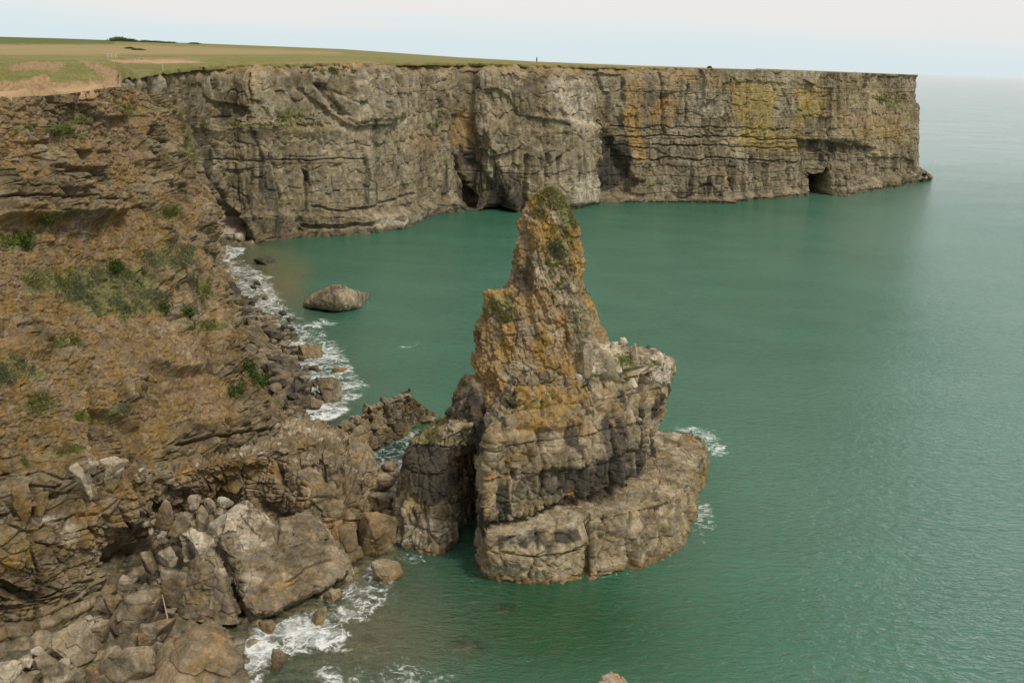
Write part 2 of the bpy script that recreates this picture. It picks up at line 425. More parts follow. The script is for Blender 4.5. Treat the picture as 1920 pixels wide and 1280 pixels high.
ROCKS = []           # (P, N, px, py) kept for planting
def finish_rock(name, G, N, mat, feat, kind, loop=False, parent=None, amp=1.0, edge=None):
    nr, nc = G.shape[:2]
    P = G.reshape(-1, 3); Nn = N.reshape(-1, 3)
    d, tint = relief(P, 1.0, kind)
    d = d * amp
    px, py, w = proj(P)
    q_ = 2.6 if kind != 'far' else 7.0; wa_ = 5.0 if kind != 'far' else 7.0
    wx = px + wa_ * fbm(P, q_, 4, 101, .6); wy = py + wa_ * .8 * fbm(P, q_, 4, 102, .6)
    m1 = np.zeros((len(P), 3), f32); m2 = np.zeros((len(P), 3), f32)
    if edge is not None: d = d * edge.reshape(-1)
    dd = feat(wx, wy, P, m1, m2) if feat else 0
    Pd = P + Nn * (d + dd)[:, None]
    o = new_mesh(name, Pd, grid_faces(nr, nc, loop), mat, parent, {'tint': tint, 'm1': np.clip(m1, 0, 1), 'm2': np.clip(m2, 0, 1)})
    ROCKS.append((Pd, grid_normals(Pd.reshape(nr, nc, 3), loop).reshape(-1, 3)))
    return o

# ------------------------------------------------------------------ plateau: height below the horizon (in px at each distance) by column
HCOL = {
    -400: [(66, 128), (71, 108), (73, 95), (74.5, 76), (84, 66), (110, 52), (150, 40), (220, 32), (350, 24), (600, 14), (900, 0), (1000, -5), (1500, -7)],
    0:   [(80, 105), (84, 92), (85.5, 82), (87, 70), (95, 62), (120, 50), (150, 40), (220, 32), (350, 24), (600, 14), (900, 0), (1000, -5), (1500, -7)],
    120: [(88, 95), (92, 85), (93.2, 76), (95, 66), (105, 58), (120, 50), (150, 38), (220, 28), (350, 20), (600, 10), (1000, -6), (1500, -8)],
    215: [(96, 87), (99, 80), (101, 64), (104, 56), (120, 42), (150, 33), (220, 24), (350, 18), (600, 9), (1000, -8), (1500, -8)],
    250: [(120, 60), (150, 51), (170, 43), (220, 30), (350, 18), (600, 9), (1000, -8), (1500, -8)],
    330: [(150, 55), (185, 45), (210, 35), (250, 26), (350, 17), (600, 8), (1000, -8), (1500, -8)],
    400: [(190, 40), (217, 33), (250, 25), (350, 14), (600, 6), (1000, -8), (1500, -8)],
    640: [(228, 19.5), (280, 13), (400, 6), (1000, -7), (1500, -7)],
    860: [(272, 11.5), (320, 7), (500, 3), (1000, 0.5), (1500, 1)],
    1010: [(282, 9.5), (310, 5.5), (400, 4.5), (900, 3.5), (1500, 3)],
    1200: [(303, 7.5), (330, 5), (600, 4), (1500, 3)],
    1500: [(332, 3.2), (450, 3), (1500, 2.5)],
    1722: [(388, 2.6), (430, 2.6), (1500, 2)],
}
HX = sorted(HCOL)
def plateau_z(px, D):
    """ground height on the column px at distance D"""
    px = np.atleast_1d(np.asarray(px, float)); D = np.atleast_1d(np.asarray(D, float))
    px, D = np.broadcast_arrays(px, D)
    hs = np.stack([np.interp(np.log(D), np.log([a for a, _ in HCOL[x]]), [b for _, b in HCOL[x]]) for x in HX], 0)
    i = np.clip(np.searchsorted(HX, px) - 1, 0, len(HX) - 2)
    xa = np.array(HX, float)
    t = np.clip((px - xa[i]) / (xa[i + 1] - xa[i]), 0, 1)
    h = np.take_along_axis(hs, i[None], 0)[0] * (1 - t) + np.take_along_axis(hs, (i + 1)[None], 0)[0] * t
    return H - D * h / FPX / (_c + _s * (h - 529) / -FPX * 0 + 0) * 1.0 if False else H - D * np.tan(np.arctan2(529, FPX) - np.arctan2(529 - h, FPX))
def col_xy(px, D):
    """plan position on column px near the horizon at distance D"""
    d = ray(px, hor(px)); return d[0] / d[1] * D
def plateau_pt(px, D):
    return np.array([col_xy(px, D), D, float(plateau_z(px, D)[0])])

# ------------------------------------------------------------------ headland across the bay
far_cols = [  # base (plan), top column, top distance
    ((-40, 101), 218, 100), ((-49, 122), 232, 122), ((-58, 146), 256, 148), ((-66, 176), 300, 178), ((-69, 200), 350, 200),
]
Ab = [(415, 455), (470, 455), (560, 445), (690, 437), (755, 425), (800, 405), (870, 393), (900, 396), (980, 398), (1070, 392), (1130, 380),
      (1200, 378), (1280, 379), (1360, 380), (1420, 374), (1520, 367), (1562, 367), (1600, 364), (1660, 352), (1708, 343)]
setb = [3, 3, 4, 5, 6, 4, 4, 4, 5, 4, 3, 4, 4, 3, 3, 3, 3, 3, 4, 3]
B, Tt = [], []
for (bx, by), tx, td in far_cols:
    B.append((bx, by, 0)); Tt.append(plateau_pt(tx, td))
for (x, y), sb in zip(Ab, setb):
    b = Z(x, y, 0); B.append(b)
    tx = x + 0.036 * (y - 125)
    Tt.append(plateau_pt(tx, b[1] + sb))
for dx, dy in ((4, 6), (9, 22), (16, 70), (20, 160), (10, 300)):         # round the point and away
    b = np.array(B[24]); B.append((b[0] + dx, b[1] + dy, 0))
    t = np.array(Tt[24]); Tt.append((t[0] + dx * 0.9, t[1] + dy, t[2]))
B = np.array(B, float); Tt = np.array(Tt, float)
CREST_FAR = Tt.copy()
wts = np.linalg.norm(np.diff(B, axis=0), axis=1) ** 0.8
wts[:4] *= 0.5; wts[-3:] *= 0.12
NU, NV = int(1500 * Q), int(330 * Q)
tu = tpar(NU, wts)
Bu, Tu = cr(B, tu), cr(Tt, tu)
tan = np.gradient(Bu + Tu, axis=0); tan[:, 2] = 0; tan /= np.linalg.norm(tan, axis=1, keepdims=True)
outn = np.stack([tan[:, 1], -tan[:, 0], 0 * tan[:, 0]], 1)      # seaward
v = np.linspace(-0.09, 1.0, NV)
G = Bu[None] + (Tu - Bu)[None] * v[:, None, None]
lip = np.linspace(0.25, 1, 14)
Lp = Tu[None] - outn[None] * (lip[:, None, None] * 6.0) - np.array([0, 0, 1.0]) * (0.1 + 0.8 * lip[:, None, None])
# the lip follows the ground that hides it
G = np.concatenate([G, Lp], 0)
Nf = np.broadcast_to(outn[None], G.shape).copy()
Nf[NV:, :, 2] = 0.6
edge = np.ones(G.shape[:2]); edge[NV:] = np.linspace(0.8, 0.1, 14)[:, None]
edge[NV - 25:NV] = np.linspace(1, 0.8, 25)[:, None]

def far_feat(x, y, P, m1, m2):
    d = np.zeros(len(x))
    A = lambda poly, s=3.0: area(x, y, poly, s)
    n1 = fbm(P, 12.0, 3, 140)
    nv = fbm(P * np.array([1, 1, .12]), 3.0, 3, 150)
    # weathered, stepped-back crown of the wall
    crest = np.interp(x, [200, 400, 640, 900, 1200, 1500, 1720], [140, 124, 119, 121, 127, 133, 140])
    k = np.clip(1 - (y - crest) / 26.0, 0, 1) * (1 - sst(1200, 1400, x) * 0.75)
    d -= 3.2 * k * k
    # caves and gullies
    d -= 9.0 * A([(858, 285), (864, 296), (871, 326), (881, 352), (888, 368), (889, 388), (877, 389), (868, 358), (859, 318)], 2.5)
    d -= 10.0 * A([(898, 400), (908, 388), (930, 385), (955, 392), (972, 402)], 2.5)
    d -= 1.6 * A([(845, 215), (880, 210), (905, 320), (960, 392), (890, 395), (862, 330), (850, 280)], 10)
    d += 1.7 * A([(905, 240), (1000, 215), (1118, 235), (1122, 382), (985, 400), (950, 388), (915, 320)], 8)
    d -= 1.6 * groove(x, y, [(922, 285), (926, 330), (948, 392)], 7)
    d -= 2.2 * groove(x, y, [(981, 292), (983, 340), (980, 400)], 5)
    d -= 1.5 * groove(x, y, [(1019, 290), (1016, 345)], 5)
    d -= 1.3 * A([(905, 172), (930, 166), (955, 178), (976, 218), (1030, 224), (1060, 234), (1030, 243), (950, 238), (922, 224)], 3)
    d += .8 * A([(978, 172), (1060, 150), (1062, 228), (1030, 222), (980, 214)], 3)
    d -= 3.0 * A([(1122, 225), (1135, 240), (1165, 290), (1190, 345), (1175, 372), (1122, 380)], 5) 
    d -= 1.5 * A([(1121, 140), (1168, 140), (1172, 250), (1121, 250)], 2)
    d += 1.2 * A([(1178, 290), (1215, 296), (1212, 335), (1196, 338), (1180, 318)], 2.5)
    d -= 2.2 * groove(x, y, [(1371, 140), (1372, 375)], 4)
    d -= 0.8 * sst(1372, 1376, x) * (1 - sst(1500, 1560, x))
    d -= 6.5 * A([(390, 372), (424, 380), (448, 400), (464, 432), (478, 460), (380, 470)], 4)
    d += 5.0 * A([(390, 425), (446, 432), (468, 458), (390, 470)], 12)
    # hanging shelves on the left half
    d += 1.9 * ledge(x, y, [(385, 236), (470, 232), (560, 236), (640, 240)], 2.0, 25)
    d += 1.7 * ledge(x, y, [(640, 232), (668, 240), (700, 236), (752, 222)], 1.5, 45, up=True)
    d -= 1.0 * groove(x, y, [(560, 172), (610, 205), (640, 235)], 7)
    d -= 1.2 * A([(592, 158), (612, 156), (622, 178), (640, 205), (655, 218), (640, 222), (618, 200)], 4)
    d += .8 * A([(655, 160), (720, 140), (748, 160), (752, 215), (665, 232)], 5)
    d -= 1.1 * A([(395, 190), (440, 195), (468, 200), (470, 212), (440, 220), (420, 236), (395, 240)], 4)
    d += 1.6 * ledge(x, y, [(448, 403), (560, 402), (680, 404), (700, 398)], 1.2, 40)
    d += 2.4 * ledge(x, y, [(690, 408), (745, 396), (800, 384), (862, 376)], 2.0, 30)
    d -= .9 * groove(x, y, [(590, 388), (640, 398), (690, 392), (770, 362)], 4)
    d -= 0.7 * groove(x, y, [(400, 300), (470, 301), (560, 299), (680, 296)], 2.0)
    d -= 1.6 * groove(x, y, [(560, 428), (640, 424), (690, 422)], 5)
    for q in ([(500, 240), (505, 300), (520, 330), (530, 390)], [(470, 140), (472, 200)], [(565, 300), (585, 350)], [(405, 345), (430, 385)], [(740, 130), (745, 230)],
              [(830, 130), (826, 225)], [(1060, 150), (1058, 240)], [(1106, 140), (1104, 250)], [(1240, 140), (1245, 250)], [(1290, 160), (1285, 230)], [(1460, 170), (1455, 210)]):
        d -= 1.1 * groove(x, y, q, 4)
    # level beds, right half
    for yy, a_ in ((238, .7), (254, 1.2), (272, 1.0), (296, 1.1)):
        d -= a_ * groove(x, y, [(1150, yy), (1370, yy + 2), (1500, yy + 8)], 2.0)
    d += 0.8 * ledge(x, y, [(1376, 152), (1500, 156), (1560, 166)], 1, 8, up=True)
    over = A([(1500, 262), (1560, 266), (1640, 276), (1648, 332), (1560, 324), (1522, 314), (1500, 292)], 2)
    d -= 2.8 * over
    d += 1.2 * over * sst(286, 289, y) + 0.9 * over * sst(305, 308, y)
    d -= 16.0 * A([(1521, 327), (1547, 331), (1549, 317), (1558, 321), (1563, 372), (1523, 372)], 1.6)
    for q in (([(1560, 258), (1580, 262), (1610, 268)], 1.4), ([(1590, 285), (1650, 292), (1715, 300)], 1.2), ([(1640, 312), (1718, 322)], 1.0)):
        d += q[1] * ledge(x, y, q[0], 1, 20, up=True)
    d += 3.4 * ledge(x, y, [(1640, 338), (1680, 326), (1722, 318)], 1.5, 40, fade=25)
    d += 1.5 * ledge(x, y, [(1560, 352), (1640, 345)], 1.2, 30)
    d -= 1.3 * A([(1640, 140), (1722, 142), (1724, 200), (1690, 200), (1650, 178), (1620, 165)], 5)
    # wave-cut foot
    d += 1.4 * ledge(x, y, [(1130, 370), (1360, 372), (1420, 367), (1520, 358)], 1.0, 25)
    # --- what grows on it, its stains and streaks; colour darker in gullies and recesses
    m1[:, 1] = 0.8 * A([(1372, 150), (1470, 156), (1452, 230), (1438, 262), (1400, 262), (1372, 200)], 16) + 0.72 * A([(1494, 158), (1545, 164), (1540, 215), (1494, 240)], 14) \
        + 0.66 * A([(1420, 244), (1505, 250), (1500, 288), (1380, 280), (1376, 256)], 8) + 0.33 * blob(x, y, 1600, 200, 100, 70) + 0.3 * blob(x, y, 1640, 260, 60, 30)
    m1[:, 0] = 0.75 * k + 0.9 * A([(1170, 150), (1204, 150), (1200, 240), (1210, 300), (1180, 300), (1172, 230)], 6) + 0.75 * A([(1215, 200), (1262, 160), (1280, 190), (1262, 236), (1216, 236)], 9) \
        + 0.65 * blob(x, y, 870, 235, 30, 45) + 0.5 * blob(x, y, 790, 260, 60, 40) + 0.45 * blob(x, y, 560, 240, 120, 22) + 0.5 * A([(1260, 135), (1360, 140), (1360, 170), (1260, 160)], 8) \
        + 0.45 * A([(1560, 200), (1718, 200), (1715, 280), (1560, 260)], 20) + 0.5 * blob(x, y, 1380, 340, 40, 30)
    m1[:, 2] = 0.8 * ledge(x, y, [(395, 233), (470, 230), (560, 236), (620, 240)], 2, 8) + 0.8 * blob(x, y, 545, 215, 40, 18) + 0.7 * A([(1620, 172), (1650, 180), (1690, 195), (1700, 205), (1660, 196)], 3) \
        + 0.55 * k * sst(0.0, 0.3, n1) + 0.6 * blob(x, y, 620, 132, 40, 8)
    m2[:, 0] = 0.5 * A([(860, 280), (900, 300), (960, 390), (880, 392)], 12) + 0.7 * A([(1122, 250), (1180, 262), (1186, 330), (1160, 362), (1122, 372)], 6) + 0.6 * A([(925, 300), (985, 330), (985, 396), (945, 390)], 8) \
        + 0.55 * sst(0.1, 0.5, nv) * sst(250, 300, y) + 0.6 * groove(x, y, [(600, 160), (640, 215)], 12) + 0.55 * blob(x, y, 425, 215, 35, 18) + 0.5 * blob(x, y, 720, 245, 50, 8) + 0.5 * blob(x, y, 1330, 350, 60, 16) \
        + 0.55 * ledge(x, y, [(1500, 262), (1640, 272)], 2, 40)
    m2[:, 1] = 0.36 * A([(655, 150), (720, 138), (748, 165), (750, 215), (670, 225)], 8) + 0.5 * A([(1025, 140), (1118, 145), (1116, 250), (1075, 250), (1030, 170)], 8) + 0.7 * A([(396, 384), (430, 390), (462, 432), (474, 460), (390, 470)], 5) + 0.55 * A([(690, 412), (800, 390), (860, 384), (860, 400), (700, 440)], 6) \
        + 0.5 * A([(1060, 330), (1118, 320), (1118, 392), (1065, 396)], 10) + 0.4 * A([(1290, 180), (1365, 180), (1360, 230), (1290, 235)], 8) + 0.5 * ledge(x, y, [(1376, 153), (1500, 156), (1545, 166)], 1, 5)
    m2[:, 2] = 0.3 * blob(x, y, 1570, 215, 60, 30) + 0.35 * blob(x, y, 1215, 320, 22, 18) + 0.4 * ledge(x, y, [(448, 403), (680, 404)], 1.5, 7) + 0.45 * blob(x, y, 880, 230, 15, 25)
    return d
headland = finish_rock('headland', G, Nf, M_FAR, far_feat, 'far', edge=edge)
tag(headland, 'long grey-brown limestone cliff with sea caves across the bay', 'cliff', kind='structure')

toe = [[Z(x, y, z) for x, y in q] for z, q in ((-.8, [(1655, 354), (1700, 346), (1735, 341), (1750, 337)]), (1.5, [(1655, 346), (1700, 337), (1732, 334), (1745, 331)]), (3.2, [(1655, 336), (1700, 327), (1722, 324), (1738, 326)]))]
TOE = [q + [p + np.array([3, 14, 0]) for p in reversed(q)] for q in toe]
# ------------------------------------------------------------------ near cliff (upper part: soil, blocks, tufts)
def lerp_path(pts, n=7):
    pts = np.asarray(pts, float); return np.stack([np.interp(np.linspace(0, 1, n), np.linspace(0, 1, len(pts)), pts[:, i]) for i in range(3)], 1)
ledge_px = [(-330, 1055, 9.0), (-150, 1010, 8.6), (0, 972, 8.2), (130, 930, 7.8), (250, 897, 7.3), (400, 850, 6.8), (490, 824, 6.4)]
crest_px = [(-400, 62), (-180, 72), (0, 80), (120, 88), (225, 97), (292, 103.5), (318, 106.5)]
mids = [None, None, None, None, None, [(365, 690), (335, 520), (312, 350), (300, 230)], [(452, 735), (408, 590), (376, 450), (350, 310), (328, 225)]]
net = []
for (lx, ly, lz), (cx, cd), md in zip(ledge_px, crest_px, mids):
    a = Z(lx, ly, lz)
    hd = float(plateau_z(cx, cd)[0]); 
    c = np.array([col_xy(cx, cd), cd, hd])
    if cx > 230: c = Y(cx, {292: 178, 318: 187}[cx], cd)
    cpx, cpy, _ = proj(c[None])
    pts = [(lx, ly)] + (md or []) + [(float(cpx[0]), float(cpy[0]))]
    q = np.asarray(pts, float); seg = np.concatenate([[0], np.cumsum(np.hypot(*np.diff(q, axis=0).T))]); seg /= seg[-1]
    t7 = np.linspace(0, 1, 8)
    xs = np.interp(t7, seg, q[:, 0]); ys = np.interp(t7, seg, q[:, 1])
    # steep foot, laid-back middle, steep head
    dist = a[1] + (c[1] - a[1]) * (0.55 * t7 + 0.45 * (t7 ** 1.0) - 0.10 * np.sin(2 * np.pi * t7) * 0.5)
    net.append([Y(x, y, D) for x, y, D in zip(xs, ys, dist)])
sil = [(572, 808, 101), (537, 765, 103), (500, 703, 105), (446, 598, 106.5), (421, 480, 107.5), (396, 398, 108), (362, 285, 109), (331, 194, 109)]
S = np.array([Y(a - (14 if b > 300 else 4), b, c) for a, b, c in sil]); net.append(list(S))
for off, zf in (((-3.2, 5.0), 0.9), ((-10, 16), 0.55), ((-20, 36), 0.2), ((-34, 62), 0.0)):
    q = S.copy(); q[:, 0] += off[0]; q[:, 1] += off[1]; q[0, 2] = q[0, 2] * zf - 1 * (1 - zf)
    q[:, 0] = np.minimum(q[:, 0], q[0, 0]); net.append(list(q))
net = np.array(net)                       # columns, rows, xyz
NEAR_CREST = net[:, -1].copy()
cw = np.array([0.5, 0.9, 1.35, 1.3, 1.4, 1.1, 1.3, 0.7, 0.6, 0.5, 0.3])
NU2, NV2 = int(820 * Q), int(760 * Q)
C1 = cr(net, tpar(NU2, cw)); C2 = cr(np.transpose(C1, (1, 0, 2)), np.linspace(0, 7, NV2))
Gn = C2
down = np.linspace(1.6, 0.2, 8)[:, None, None]
skirt = Gn[:1] - np.array([0, 0, 1.0]) * down - 0.0
Gn = np.concatenate([skirt, Gn], 0)
Nn_ = grid_normals(Gn)
lipn = np.linspace(0.2, 1, 8)[:, None, None]
hn = Nn_[-1:].copy(); hn[..., 2] = 0; hn /= np.linalg.norm(hn, axis=2, keepdims=True)
Lp = Gn[-1:] - hn * (lipn * 3.0) - np.array([0, 0, 1.0]) * (0.05 + 0.5 * lipn)
Gn = np.concatenate([Gn, Lp], 0)
Nn_ = np.concatenate([Nn_, np.repeat(Nn_[-1:], 8, 0)], 0)
edge = np.ones(Gn.shape[:2]); edge[-8:] = np.linspace(.7, .1, 8)[:, None]; edge[-30:-8] = np.linspace(1, .7, 22)[:, None]
VEG_NEAR = [(215, 545, 95, 40), (165, 520, 60, 30), (260, 560, 55, 30), (320, 485, 45, 24), (95, 522, 45, 24), (28, 446, 45, 14), (90, 410, 26, 9), (318, 398, 18, 10), (105, 243, 28, 10),
            (150, 225, 22, 10), (345, 232, 9, 22), (352, 268, 9, 22), (20, 690, 34, 24), (78, 760, 32, 22), (125, 845, 34, 10), (395, 612, 34, 9), (130, 640, 36, 14), (230, 765, 20, 14), (385, 555, 16, 16),
            (366, 300, 8, 20), (160, 250, 20, 9), (75, 700, 30, 14), (230, 205, 26, 8), (55, 240, 20, 8), (300, 205, 30, 6)]
def near_feat(x, y, P, m1, m2):
    d = np.zeros(len(x))
    A = lambda poly, s=4.0: area(x, y, poly, s)
    n1 = fbm(P, 6.0, 4, 240)
    # jutting beds and blocks
    d += 1.1 * A([(0, 318), (60, 312), (150, 330), (225, 372), (228, 405), (60, 412), (0, 405)], 5)
    d -= 1.0 * groove(x, y, [(0, 372), (120, 374), (230, 385)], 4); d -= 1.0 * groove(x, y, [(60, 330), (62, 370)], 4); d -= 1.1 * groove(x, y, [(142, 375), (144, 410)], 4)
    d += 1.2 * ledge(x, y, [(0, 410), (60, 415), (150, 420), (230, 408)], 2, 40, up=True)
    d += 1.4 * ledge(x, y, [(90, 308), (150, 320), (190, 316)], 2, 26, up=True)
    d += 1.0 * A([(255, 210), (330, 205), (345, 280), (330, 330), (270, 300)], 8)
    d += 1.1 * A([(150, 195), (195, 190), (240, 215), (225, 225), (170, 215)], 4)
    d += 1.3 * A([(285, 340), (345, 300), (395, 400), (400, 450), (300, 380)], 8)
    d -= 1.4 * A([(178, 760), (215, 765), (270, 800), (275, 835), (180, 860)], 5)
    d += 1.2 * A([(270, 640), (370, 640), (395, 690), (330, 700), (280, 680)], 6)
    d += 1.0 * A([(380, 810), (470, 800), (530, 790), (560, 800), (480, 830), (390, 850)], 5)
    d -= 1.2 * groove(x, y, [(340, 830), (440, 815), (560, 795)], 4)
    d += 1.4 * blob(x, y, 412, 640, 24, 20); d += 1.0 * blob(x, y, 440, 690, 22, 30)
    for bx, by, rx, ry, a_ in ((35, 925, 30, 34, 1.3), (95, 895, 36, 40, 1.2), (150, 890, 32, 42, 1.6), (120, 345, 30, 14, .8), (65, 640, 30, 25, .7), (420, 560, 18, 60, .9), (372, 520, 10, 45, .9), (470, 780, 40, 16, .8)):
        d += a_ * np.clip(1.6 * blob(x, y, bx, by, rx, ry, 3), 0, 1)
    d -= 0.8 * groove(x, y, [(320, 430), (345, 500), (372, 560)], 5)
    d -= 1.5 * A([(150, 280), (175, 285), (178, 300), (150, 302)], 4)
    # earth slopes between the rock
    earth = earth_mask(x, y, P)
    m1[:, 0] = np.clip(earth, 0, 1)
    for cx, cy, rx, ry in VEG_NEAR: m1[:, 2] = np.maximum(m1[:, 2], 0.72 * np.clip(1.5 * blob(x, y, cx, cy, rx, ry), 0, 1))
    m1[:, 2] += 0.35 * sst(0.1, 0.5, fbm(P, 3.5, 3, 250))
    m1[:, 1] = 0.12 * sst(0.2, 0.5, fbm(P, 4.0, 3, 260)) * sst(500, 800, y)
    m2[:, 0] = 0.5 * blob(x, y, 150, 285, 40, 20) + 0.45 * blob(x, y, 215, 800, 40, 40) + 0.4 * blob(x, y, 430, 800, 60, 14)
    m2[:, 1] = 0.75 * blob(x, y, 148, 872, 22, 12) + 0.4 * blob(x, y, 360, 500, 12, 40) + 0.3 * blob(x, y, 330, 620, 80, 60) + 0.6 * ledge(x, y, [(380, 858), (470, 832), (560, 812)], 3, 12)
    m2[:, 2] = 0.08 * sst(0.15, 0.5, fbm(P, 5.0, 3, 270))
    return d
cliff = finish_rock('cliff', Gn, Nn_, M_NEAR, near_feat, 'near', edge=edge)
tag(cliff, 'steep near cliff of ochre earth and brown limestone blocks with grass tufts', 'cliff', kind='structure')

# lower wall: undercut beds below the ledge
low_top = [(-330, 1058, 9.2), (-150, 1014, 8.8), (0, 977, 8.4), (130, 936, 8.0), (250, 903, 7.5), (330, 884, 7.2), (430, 858, 6.9), (530, 838, 6.6), (600, 830, 6.3)]
low_foot = [(-330, 1300), (-150, 1265), (0, 1212), (140, 1172), (215, 1105), (290, 1035), (400, 980), (510, 965), (600, 960)]
net2 = []
for (tx, ty, tz), (fx, fy) in zip(low_top, low_foot):
    a = Z(tx, ty, tz); b = Z(fx, fy, 0.4)
    inner = a + np.array([-2.2, 2.0, 0.55])
    e1 = a + np.array([-0.25, 0.25, 0.10])
    rows = [b + np.array([0, 0, -1.5]), b + (a - b) * 0.15 + np.array([-1.2, 0.6, 0]), b + (a - b) * 0.40 + np.array([-1.0, .4, 0]), b + (a - b) * 0.7, a + np.array([.15, -.1, -.7]), e1, inner]
    net2.append(rows)
net2 = np.array(net2)
C1 = cr(net2, tpar(int(560 * Q), [.5, .8, 1.2, 1.2, 1, 1.2, 1.1, .8])); Gl = cr(np.transpose(C1, (1, 0, 2)), tpar(int(330 * Q), [.4, 1, 1.2, 1, .4, .6]))
def low_feat(x, y, P, m1, m2):
    d = np.zeros(len(x))
    d -= 2.2 * area(x, y, [(190, 1075), (225, 1030), (262, 1018), (285, 1040), (255, 1075), (215, 1092)], 8)
    d -= 1.6 * area(x, y, [(0, 1090), (30, 1098), (75, 1115), (60, 1130), (0, 1112)], 4)
    for q, a_ in (([(0, 1165), (60, 1160), (110, 1145), (190, 1105)], .7), ([(50, 990), (58, 1040), (70, 1100), (68, 1150)], .6), ([(150, 920), (165, 985), (185, 1010)], .6), ([(215, 950), (245, 990)], .7), ([(0, 1205), (60, 1195), (180, 1140)], .8), ([(300, 900), (290, 960)], .6)):
        d -= a_ * groove(x, y, q, 4)
    d += 0.9 * blob(x, y, 255, 960, 30, 34) + .7 * blob(x, y, 200, 940, 30, 20)
    for yy in (0, 14, 30, 44):
        d -= 0.35 * groove(x, y, [(0, 1130 + yy), (90, 1118 + yy * .9), (220, 1050 + yy * .8)], 2.5)
    n1 = fbm(P, 4.0, 4, 340)
    m1[:, 0] = 0.15 + 0.55 * n1 + 0.6 * blob(x, y, 420, 880, 150, 40) + 0.45 * blob(x, y, 170, 960, 40, 30) + 0.3 * blob(x, y, 60, 1080, 60, 60)
    m1[:, 1] = 0.35 * blob(x, y, 30, 1020, 40, 40) + .15 * sst(.1, .5, n1)
    m2[:, 1] = 0.7 * blob(x, y, 85, 970, 26, 10) + 0.5 * blob(x, y, 130, 1000, 22, 50) + 0.45 * blob(x, y, 500, 842, 120, 10)
    m2[:, 0] = 0.5 * blob(x, y, 240, 1050, 40, 30) + .45 * blob(x, y, 30, 1110, 50, 16) + 0.35 * sst(0.0, .5, n1) * sst(1060, 1120, y)
    m2[:, 2] = 0.35 * blob(x, y, 165, 965, 26, 22) + 0.3 * blob(x, y, 15, 1000, 30, 20)
    return d
wall = finish_rock('rock_face', Gl, grid_normals(Gl), M_NEAR, low_feat, 'low', parent=cliff, amp=0.8)

# ------------------------------------------------------------------ lumps: bodies lofted through loops
def lump(name, loops, mat, kind, feat=None, nu=400, nv=200, parent=None, amp=1.0, dome=0.3, vw=None, uw=None, cap=14, twist=None):
    nu, nv = int(nu * max(Q, .5)), int(nv * max(Q, .5))
    L = np.array(loops, float)                        # levels, points, 3
    top = L[-1]; cen = top.mean(0)
    extra = [cen + (top - cen) * 0.72 + [0, 0, dome * 0.7], cen + (top - cen) * 0.38 + [0, 0, dome], cen + (top - cen) * 0.03 + [0, 0, dome * 1.05]]
    # a firm rim: the top loop is doubled
    rim = cen + (top - cen) * 0.975 + [0, 0, 0.05]
    sub = L[-2] * .14 + top * .86; sub2 = L[-2] * .03 + top * .97; rim2 = cen + (top - cen) * 0.93 + [0, 0, 0.04]
    L = np.concatenate([L[:-1], [sub, sub2, top, rim, rim2], extra], 0)
    M = L.shape[1]
    if uw is None:
        uw = np.linalg.norm(np.roll(L[: len(loops)].mean(0), -1, 0) - L[: len(loops)].mean(0), axis=1) ** .8
    cum = np.concatenate([[0], np.cumsum(uw)]); cum /= cum[-1]
    tu = np.interp(np.arange(nu) / nu, cum, np.arange(M + 1))
    A = cr_loop(np.transpose(L, (1, 0, 2)), tu)       # nu, levels, 3
    nl = L.shape[0]
    if vw is None:
        vw = np.linalg.norm(np.diff(L, axis=0), axis=2).mean(1) + 0.02
    tv = tpar(nv, vw)
    Gt = cr(np.transpose(A, (1, 0, 2)), tv)
    N = grid_normals(Gt, True)
    c3 = Gt.reshape(-1, 3).mean(0)
    if ((Gt - c3) * N).sum(2).mean() < 0: N = -N
    e = np.ones(Gt.shape[:2]); e[-6:] = np.linspace(1, 0, 6)[:, None]
    return finish_rock(name, Gt, N, mat, feat, kind, True, parent, amp, e)
def superloop(l, r, front, back, n=3.0, M=20, z=None, yaw=0.0):
    """a loop through left and right silhouette points, with its own depth to either side"""
    l = np.asarray(l); r = np.asarray(r); c = (l + r) / 2; ax = (r - l) / 2
    side = np.array([0, 1.0, 0])
    out = []
    for k in range(M):
        a = 2 * math.pi * k / M
        ca, sa = math.cos(a), math.sin(a)
        x = math.copysign(abs(ca) ** (2 / n), ca); y = math.copysign(abs(sa) ** (2 / n), sa)
        out.append(c + ax * x + side * (y * (back if y > 0 else front)))
    return out

def toe_feat(x, y, P, m1, m2):
    m2[:, 0] = .35; m1[:, 0] = .2; return np.zeros(len(x))
lump('point_ledge', TOE, M_FAR, 'ledge', toe_feat, 200, 80, dome=.3, parent=headland, amp=2.0)
stack = empty('sea_stack', tuple(Z(1040, 1000, 0)))
tag(stack, 'tall pointed limestone sea stack standing in the green bay', 'sea stack')
sx, sy, sz = stack.location
def stack_part(o):
    o.parent = stack; o.matrix_parent_inverse = Matrix.Translation((-sx, -sy, -sz)); return o

